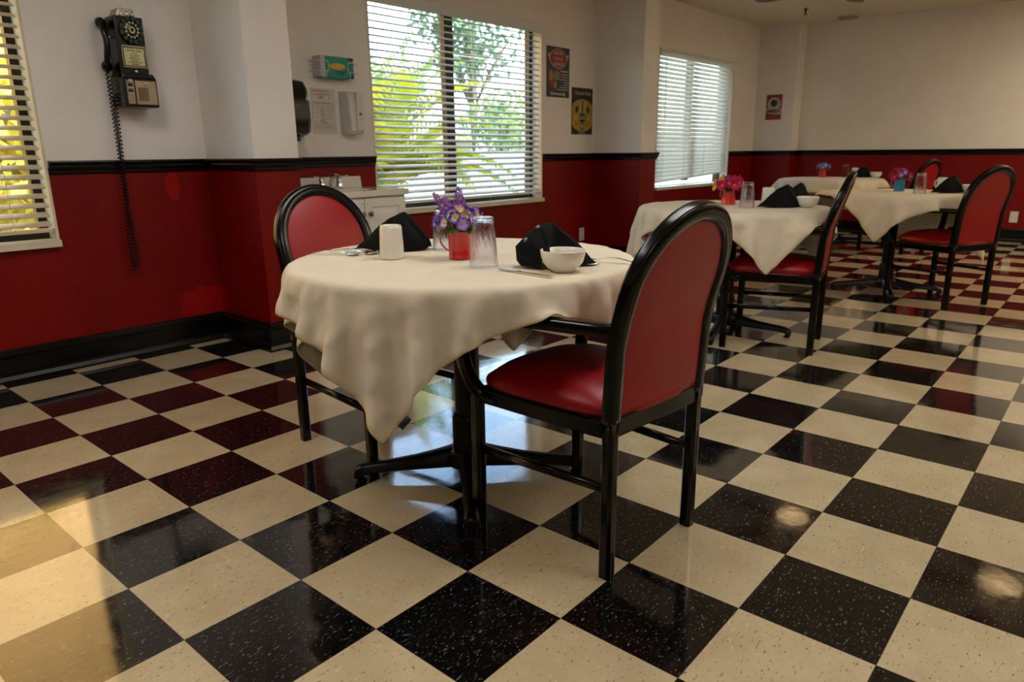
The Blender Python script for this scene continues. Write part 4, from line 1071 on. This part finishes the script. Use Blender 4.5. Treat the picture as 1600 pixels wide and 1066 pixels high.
disc(.125, .082, 0, .112, -.0062, M_SCREAM, t, 'badge_rim'); bd = disc(.118, .076, 0, .112, -.0068, M_SRED, t, 'badge'); 
text('BUSTED', .036, M_SCREAM, t, (0, -.0075, .156), sx=.95, bold=.0006); text('KNUCKLE', .034, M_SCREAM, t, (0, -.0075, .112), sx=.85, bold=.0003); text('GARAGE', .040, M_SCREAM, t, (0, -.0075, .066), sx=.95, bold=.0006)
disc(.055, .040, -.02, -.03, -.0056, P('sign_grey', (110, 108, 96), .5, var=.3, vs=60), t, 'picture_patch'); disc(.028, .06, -.105, -.045, -.0056, M_SORG, t, 'picture_patch'); disc(.03, .028, -.09, -.098, -.0062, M_SRED, t, 'picture_patch'); disc(.022, .03, -.045, -.105, -.0056, M_SORG, t, 'picture_patch')
bm = bmesh.new()
for z_, x0 in ((.012, .03), (-.014, .05), (-.036, .06), (-.058, .03), (-.080, .08), (-.101, .08), (-.122, .02), (-.143, -.02)):
    hh = .007 if z_ > 0 else .0042; x_ = x0
    while x_ < .145: wd = random.uniform(.012, .026); box(bm, (x_, -.0060, z_-hh), (min(.148, x_+wd), -.0050, z_+hh)); x_ += wd+.005
obj('small_print', bm, M_SCREAM, t, smooth=False)
disc(0, 0, 0, 0, -.0056, M_SBRN, t, 'wrench_band', pts=[(-w+.004, -h+.004), (w-.004, -h+.004), (w-.004, -.157), (-w+.004, -.152)])
wr = bmesh.new(); bm = wr
bm.faces.new([bm.verts.new((x_, -.0064, z_)) for x_, z_ in ((-.085, -.172), (.07, -.176), (.085, -.166), (.11, -.164), (.092, -.178), (.10, -.188), (.112, -.196), (.088, -.196), (.07, -.190), (-.085, -.186))])
vs = [bm.verts.new((-.098+.018*math.cos(a), -.0064, -.179+.015*math.sin(a))) for a in np.linspace(0, 2*PI, 21)[:-1]]; bm.faces.new(vs)
obj('wrench', wr, M_SCREAM, t, solid=.0005, smooth=False); disc(.008, .007, -.098, -.179, -.0069, M_SBRN, t, 'wrench_hole')
t, w, h = sign('tall yellow and dark sign with spark plug and crossed flags, beside the pilaster', 'wall_sign', 4.675, 5.005, 1.214, 1.627, M_SBRN)
pts = []
for a in np.linspace(0, PI, 21): pts.append((w*.97*math.cos(a), .03+.078*math.sin(a)))
for a in np.linspace(PI, 2*PI, 21): pts.append((w*.97*math.cos(a), -.105+.075*math.sin(a)))
disc(0, 0, 0, 0, -.0056, M_SYEL, t, 'yellow_field', pts=pts)
text('Genuine Parts', .052, M_SCREAM, t, (0, -.0065, .160), sx=.86, bold=.0008, shear=.3)
for x_ in (-.028, .0, .028): disc(0, 0, 0, 0, -.0062, M_SCREAM if x_ else M_SBRN, t, 'spark_plug', pts=[(x_-.009, .09), (x_+.009, .09), (x_+.009, -.0), (x_, -.015), (x_-.009, .0)])
for s_ in (-1, 1): disc(0, 0, 0, 0, -.0062, M_SBRN, t, 'checkered_flag', pts=[(s_*.11, .035), (s_*.075, .05), (s_*.062, .01), (s_*.09, -.02), (s_*.115, -.005)])
for z_ in (-.03, -.085): disc(0, 0, 0, 0, -.0062, M_SBRN, t, 'emblem_block', pts=[(-.04, z_-.012), (.04, z_-.012), (.045, z_+.012), (-.045, z_+.012)])
disc(0, 0, 0, 0, -.0062, M_SCREAM, t, 'emblem_bar', pts=[(-.13, -.072), (.13, -.072), (.12, -.044), (-.12, -.044)]); text('CHEVROLET', .032, M_SBRN, t, (0, -.0070, -.058), sx=.95, bold=.0005)
disc(.03, .034, 0, -.135, -.0062, M_SBRN, t, 'seal'); disc(.018, .022, 0, -.135, -.0067, M_SCREAM, t, 'seal_centre'); disc(0, 0, 0, 0, -.0062, M_SBRN, t, 'seal_bar', pts=[(-.11, -.118), (-.05, -.118), (-.05, -.112), (-.11, -.112)]); disc(0, 0, 0, 0, -.0062, M_SBRN, t, 'seal_bar', pts=[(.11, -.118), (.05, -.118), (.05, -.112), (.11, -.112)])
text('SERVICE', .022, M_SCREAM, t, (0, -.0065, -.194), sx=1.4, bold=.0004)
# small red sign on the far pilaster (faces -x)
t = thing('wall_sign', 'small red and cream sign lettered in black on the far pilaster', 'sign', (8.85, .165, 1.595), -PI/2)
obj('panel', B(((-.103, -.005, -.158), (.103, -.001, .158))), M_SRED, t, smooth=False)
disc(.088, .088, 0, .035, -.0056, M_SCREAM, t, 'cream_round'); disc(.045, .045, 0, .05, -.0062, M_SBRN, t, 'dark_picture'); disc(.018, .018, .03, .07, -.0067, P('green_print', (60, 90, 40), .6), t, 'green_patch')
disc(0, 0, 0, 0, -.0064, M_SCREAM, t, 'cream_band', pts=[(-.098, -.075), (.098, -.095), (.098, -.025), (-.098, -.005)]); text('MMA', .062, M_SBRN, t, (0, -.0070, -.050), sx=1.25, bold=.002)
# outlets
def outlet(label, loc, rz):
    t = thing('wall_outlet', label, 'outlet', loc, rz, 'white outlet plates on the red wall')
    obj('plate', B(((-.04, -.007, -.062), (.04, -.001, .062))), M_PLAST, t, smooth=False, bev=.002)
    for z_ in (-.022, .022):
        s_ = obj('socket', B(((-.016, -.0085, z_-.014), (.016, -.0065, z_+.014))), M_WHITE, t, smooth=False, bev=.002)
        obj('slots', B(((-.009, -.0092, z_-.005), (-.006, -.0084, z_+.006)), ((.006, -.0092, z_-.005), (.009, -.0084, z_+.006))), M_INK, s_, smooth=False)
outlet('white outlet plate low on the red wall left of the middle pilaster', (4.862, YW, .278), 0)
outlet('white outlet plate low on the far red wall at the right edge', (9.1, -2.62, .285), -PI/2)

# ------------------------------------------------------------------ vanity sink in the alcove
t = thing('vanity_cabinet', 'white two-door sink cabinet in the alcove behind the nearest table', 'cabinet', (1.845, 0, 0))
CF, CBK = -.02, YW-.04; cw = .398
obj('carcass', B(((-cw, CF, .09), (-cw+.016, CBK, .805)), ((cw-.016, CF, .09), (cw, CBK, .805)), ((-cw+.016, CF, .09), (cw-.016, CBK, .11)), ((-cw+.016, CBK-.01, .11), (cw-.016, CBK, .805)), ((-cw+.016, CF, .715), (cw-.016, CF+.016, .805)), ((-cw+.016, CF, .11), (-.355, CF+.016, .715)), ((.05, CF, .11), (.07, CF+.016, .715)), ((-cw+.02, CF+.06, 0), (cw-.02, CBK, .09))), M_WHITE, t, smooth=False, bev=.002)
for s_ in (-1, 1):
    bm = bmesh.new(); x0, x1 = (-.355, .056) if s_ < 0 else (.062, .385); z0, z1 = .11, .792; yf = CF-.019
    box(bm, (x0, yf, z0), (x1, CF-.001, z1))
    # raised panel with a bevelled moat
    q = [(.05, -.0), (.056, .009), (.066, .009), (.096, -.003)]; rings = []
    for d_, yy in q: rings.append([bm.verts.new(p) for p in ((x0+d_, yf+yy-.0006, z0+d_), (x1-d_, yf+yy-.0006, z0+d_), (x1-d_, yf+yy-.0006, z1-d_), (x0+d_, yf+yy-.0006, z1-d_))])
    bm.free(); bm = bmesh.new()
    o4 = [(x0, z0), (x1, z0), (x1, z1), (x0, z1)]; back = [bm.verts.new((x, CF-.001, z)) for x, z in o4]; front = [bm.verts.new((x, yf, z)) for x, z in o4]
    bm.faces.new(back)
    for k in range(4): bm.faces.new((back[k], front[k], front[(k+1) % 4], back[(k+1) % 4]))
    prev = front
    for d_, yy in q:
        cur = [bm.verts.new(p) for p in ((x0+d_, yf+yy, z0+d_), (x1-d_, yf+yy, z0+d_), (x1-d_, yf+yy, z1-d_), (x0+d_, yf+yy, z1-d_))]
        for k in range(4): bm.faces.new((prev[k], cur[k], cur[(k+1) % 4], prev[(k+1) % 4]))
        prev = cur
    bm.faces.new(prev); bmesh.ops.recalc_face_normals(bm, faces=bm.faces)
    d = obj('door', bm, M_WHITE, t, smooth=False)
    kb = obj('knob', lathe([(0, 0), (.007, 0), (.006, .012), (.015, .018), (.0165, .024), (.012, .030), (0, .032)], 24), M_BRASS, d); kb.location = (s_*.030+.059, yf, .700); kb.rotation_euler = (R_(90), 0, 0)
    hl = obj('drill_hole', lathe([(0, 0), (.0035, 0), (.0035, .0008), (0, .0008)], 10), M_INK, d); hl.location = (s_*.020+.059, yf, .762); hl.rotation_euler = (R_(90), 0, 0)
# moulded countertop with basin and backsplash
t = thing('sink_top', 'white moulded sink top with backsplash on the cabinet in the alcove', 'sink', (1.845, 0, 0))
bm = bmesh.new(); zt = .842; nx, ny = 40, 24; gg = []
for i in range(nx+1):
    row = []
    for j in range(ny+1):
        x = -.41+.82*i/nx; y = -.05+(YW-.002+.05)*j/ny; e = (x/.23)**2+((y-.13)/.125)**2; z = zt
        if e < 1: z = zt-.11*(1-e**2.2)**.6
        row.append(bm.verts.new((x, y, z)))
    gg.append(row)
for i in range(nx):
    for j in range(ny): bm.faces.new((gg[i][j], gg[i+1][j], gg[i+1][j+1], gg[i][j+1]))
obj('basin', bm, M_COUNTER, t, solid=0)
obj('counter_edge', B(((-.41, -.05, .806), (.41, -.044, zt-.0005)), ((-.41, -.044, .806), (-.404, YW-.002, zt-.0005)), ((.404, -.044, .806), (.41, YW-.002, zt-.0005))), M_COUNTER, t, smooth=False)
obj('backsplash', prism([(-.41, zt), (.385, zt), (.375, .915), (-.41, .915)], YW-.022, YW-.002), M_COUNTER, t, smooth=False, bev=.004)
t = thing('faucet', 'chrome two-handle faucet on the alcove sink', 'faucet', (1.905, .30, zt))
obj('base_plate', prism([(-.085, .0), (.085, .0), (.08, .014), (-.08, .014)], -.025, .025), M_CHROME, t, smooth=False, bev=.005)
for s_ in (-1, 1):
    hb_ = obj('valve_body', lathe([(.024, .012), (.021, .03), (.0165, .05), (.017, .062), (.012, .07), (0, .072)], 24), M_CHROME, t); hb_.location = (s_*.066, 0, 0)
    obj('lever', sweep(smooth_path([(s_*.066, 0, .068), (s_*.085, -.006, .078), (s_*.115, -.012, .080), (s_*.128, -.012, .084)], 5), circ(.006, 10, .0045)), M_CHROME, t)
obj('spout', sweep(smooth_path([(0, .0, .012), (0, -.008, .045), (0, -.045, .085), (0, -.085, .082), (0, -.10, .066)], 6), circ(.0135, 14), up=(1, 0, 0)), M_CHROME, t)

# ------------------------------------------------------------------ tag on the cloth corner
XL = X1  # relaxed grid of the nearest cloth (relative to its table)
N1 = XL.shape[0]
crn = [(0, 0), (0, N1-1), (N1-1, 0), (N1-1, N1-1)]
near = min(crn, key=lambda q: (XL[q][0]+T1[0]+.86)**2+(XL[q][1]+T1[1]+3.6)**2)
if True:
    i0, j0 = near; di = 1 if i0 == 0 else -1; dj = 1 if j0 == 0 else -1
    ea = [Vector(XL[i0+di*k, j0]) for k in (4, 7)]; eb = [Vector(XL[i0, j0+dj*k]) for k in (4, 7)]
    rt = ea if AX.dot(ea[1]) > AX.dot(eb[1]) else eb
    a_, b_ = rt; d_ = (b_-a_).normalized(); nrm_ = Vector((a_.x, a_.y, 0)).normalized(); dn = d_.cross(nrm_).normalized(); dn = dn if dn.z < 0 else -dn
    bm = bmesh.new(); L_ = .042
    vs = [a_+nrm_*.002, a_+d_*L_+nrm_*.002, a_+d_*L_+dn*.016+nrm_*.003, a_+dn*.016+nrm_*.003]
    bm.faces.new([bm.verts.new(v) for v in vs])
    lb = obj('care_label', bm, P('navy_label', (22, 22, 34), .6), cl1, solid=.0008); lb['label'] = 'small dark woven label at the corner'

# ------------------------------------------------------------------ outside
M_GND = P('sunlit_ground', (96, 106, 80), .9, var=.2, vs=.6)
struct('ground', B(((-60, YW+.21, -.45), (90, 90, -.30))), M_GND, smooth=False)
M_FENCE = P('pale_fence_boards', (120, 136, 130), .8, var=.12, vs=3)
bm = bmesh.new(); x = -8
while x < 40: box(bm, (x, 9.0, -.30), (x+.142, 9.03, 1.02)); x += .15
box(bm, (-8, 9.03, .8), (40, 9.07, .9)); box(bm, (-8, 9.03, .0), (40, 9.07, .1))
o = obj('board_fence', bm, M_FENCE, smooth=False); tag(o, 'pale board fence across the yard behind the middle window', 'fence')
t = thing('house', 'pale neighbouring house with grey roof seen through the middle window', 'house', (20.0, 16, -.3))
obj('house_wall', B(((-3.5, 0, 0), (5.5, 5, 1.75))), P('pale_stucco', (226, 224, 216), .8), t, smooth=False)
bm = bmesh.new(); a = [bm.verts.new(p) for p in ((-4.0, -.5, 1.75), (6.0, -.5, 1.75), (6.0, 5.5, 1.75), (-4, 5.5, 1.75), (-2.6, 2.5, 2.5), (4.6, 2.5, 2.5))]
for q in ((0, 1, 5, 4), (1, 2, 5), (2, 3, 4, 5), (3, 0, 4), (3, 2, 1, 0)): bm.faces.new([a[i] for i in q])
obj('roof', bm, P('pale_grey_roof', (170, 176, 182), .7, var=.1, vs=8), t, smooth=False)
for x in (-1.5, 2.2): obj('window', B(((x, -.02, .9), (x+1.1, .0, 1.8))), P('dark_window', (90, 100, 108), .2), t, smooth=False)
LEAF1 = mat_leaf('tree_leaves_bluegreen', (62, 92, 62), (104, 130, 92), .4); LEAF2 = mat_leaf('tree_leaves_green', (84, 116, 52), (136, 158, 86), .4); LEAF3 = mat_leaf('shrub_leaves_yellow', (190, 176, 40), (222, 212, 92), .5)
M_BARK = P('tree_bark', (96, 84, 70), .9, var=.2, vs=6)
def tree(label, x, y, ht, cr, n, mat, seed, trunk=True, cat='tree', name='tree', size=.16, zc=None, squash=.7, holes=.35):
    rng = random.Random(seed); t = thing(name, label, cat, (x, y, -.3)); bm = bmesh.new(); zc = zc or ht-cr*.6
    lobes = [(rng.uniform(-1, 1)*cr*.62, rng.uniform(-1, 1)*cr*.5, zc+rng.uniform(-.8, .8)*cr*squash*.7, cr*rng.uniform(.32, .55)) for _ in range(11)]
    for k in range(n):
        lx, ly_, lz, lr = rng.choice(lobes); v = Vector((rng.gauss(0, 1), rng.gauss(0, 1), rng.gauss(0, 1))).normalized()*lr*rng.uniform(.6, 1.05)
        c = Vector((lx, ly_, max(.05, lz+v.z)))+Vector((v.x, v.y, 0)); a = Vector((rng.gauss(0, 1), rng.gauss(0, 1), rng.gauss(0, 1))).normalized(); b = a.cross(Vector((rng.gauss(0, 1), rng.gauss(0, 1), rng.gauss(0, 1)))).normalized(); s = size*rng.uniform(.6, 1.3)
        bm.faces.new([bm.verts.new(q) for q in (c-a*s, c+b*s*.45, c+a*s, c-b*s*.45)])
    obj('foliage', bm, mat, t, smooth=False)
    if trunk:
        bm = tube([(0, 0, 0), (.1, 0, zc*.5), (0, 0, zc)], cr*.07, 8)
        for lx, ly_, lz, lr in lobes[:7]: tube([(0.05, 0, zc*.55), (lx*.5, ly_*.5, (zc*.6+lz)/2), (lx, ly_, lz)], cr*.025, 6, bm=bm)
        obj('trunk', bm, M_BARK, t)
    return t
tree('tall airy blue-green tree seen through the right pane of the middle window', 15.9, 12.4, 5.9, 2.0, 1500, LEAF1, 1, size=.13)
tree('lower green tree behind the fence, right pane of the middle window', 14.9, 10.3, 3.0, 1.5, 1500, LEAF2, 2, size=.11)
tree('small distant green tree in the left pane of the middle window', 12.6, 12.0, 3.3, 1.0, 500, LEAF1, 3, size=.1)
tree('sunlit yellow shrub outside the leftmost window', .6, 3.3, 2.7, 1.3, 3200, LEAF3, 6, trunk=True, cat='shrub', name='shrub', size=.10, zc=1.3, squash=.9)
bm = bmesh.new(); box(bm, (-7, 5.6, 0), (3.2, 8.4, 8.3)); box(bm, (-7.1, 5.5, 8.3), (3.3, 8.5, 8.6))
o = obj('sunlit_building', bm, P('warm_stucco', (206, 154, 84), .85, var=.08, vs=1.5, bump=.2, bs=20), smooth=False); o.location = (0, 0, -.3); tag(o, 'tall warm-coloured sunlit wall of a building outside the leftmost window', 'building')
# palm with yellow fronds outside the middle window
t = thing('palm', 'palm with arching yellow-green fronds outside the left pane of the middle window', 'palm', (4.15, 2.75, -.3))
M_FR = mat_leaf('palm_frond_yellow_green', (196, 190, 20), (150, 172, 50), .5); M_FRG = mat_leaf('palm_frond_green', (110, 140, 70), (160, 180, 96), .5)
obj('palm_trunk', lathe([(.0, 0), (.15, 0), (.13, .5), (.12, .95), (.08, 1.05), (0, 1.1)], 16), M_BARK, t)
rng = random.Random(5)
for k in range(48):
    az = 2*PI*k/48*1.0+rng.uniform(-.15, .15); el = R_((30, 64, 24, 76, 42, 18, 55)[k % 7]); L_ = rng.uniform(1.3, 1.75); bm = bmesh.new(); P0 = Vector((0, 0, 1.0)); d = Vector((math.cos(az)*math.cos(el), math.sin(az)*math.cos(el), math.sin(el))); path = []
    p = P0.copy()
    for i in range(15): path.append(p.copy()); p = p+d*(L_/14); d = (d+Vector((0, 0, -.095*(i/7)))).normalized()
    tube(path, .010, 5, bm=bm, scale=[1-.8*i/14 for i in range(15)])
    for i in range(2, 15):
        for h_ in (0, .5):
            if i == 14 and h_: continue
            b0 = path[i].lerp(path[min(14, i+1)], h_); tg = (path[min(i+1, 14)]-path[i-1]).normalized(); sd_ = tg.cross(Vector((0, 0, 1))).normalized(); ll = .54*math.sin(PI*min(.95, (i+h_)/15+.12))
            for s_ in (-1, 1):
                dr = (sd_*s_+tg*.75+Vector((0, 0, .12))).normalized(); mid_ = b0+dr*ll*.5; end = b0+dr*ll+Vector((0, 0, -.07)); wv = tg*.020
                a1, a2, a3, a4, a5 = [bm.verts.new(q) for q in (b0-wv*.5, b0+wv*.5, mid_+wv, end, mid_-wv)]
                bm.faces.new((a1, a2, a3, a4, a5))
    obj('frond', bm, M_FR if el < R_(60) else M_FRG, t, smooth=False)
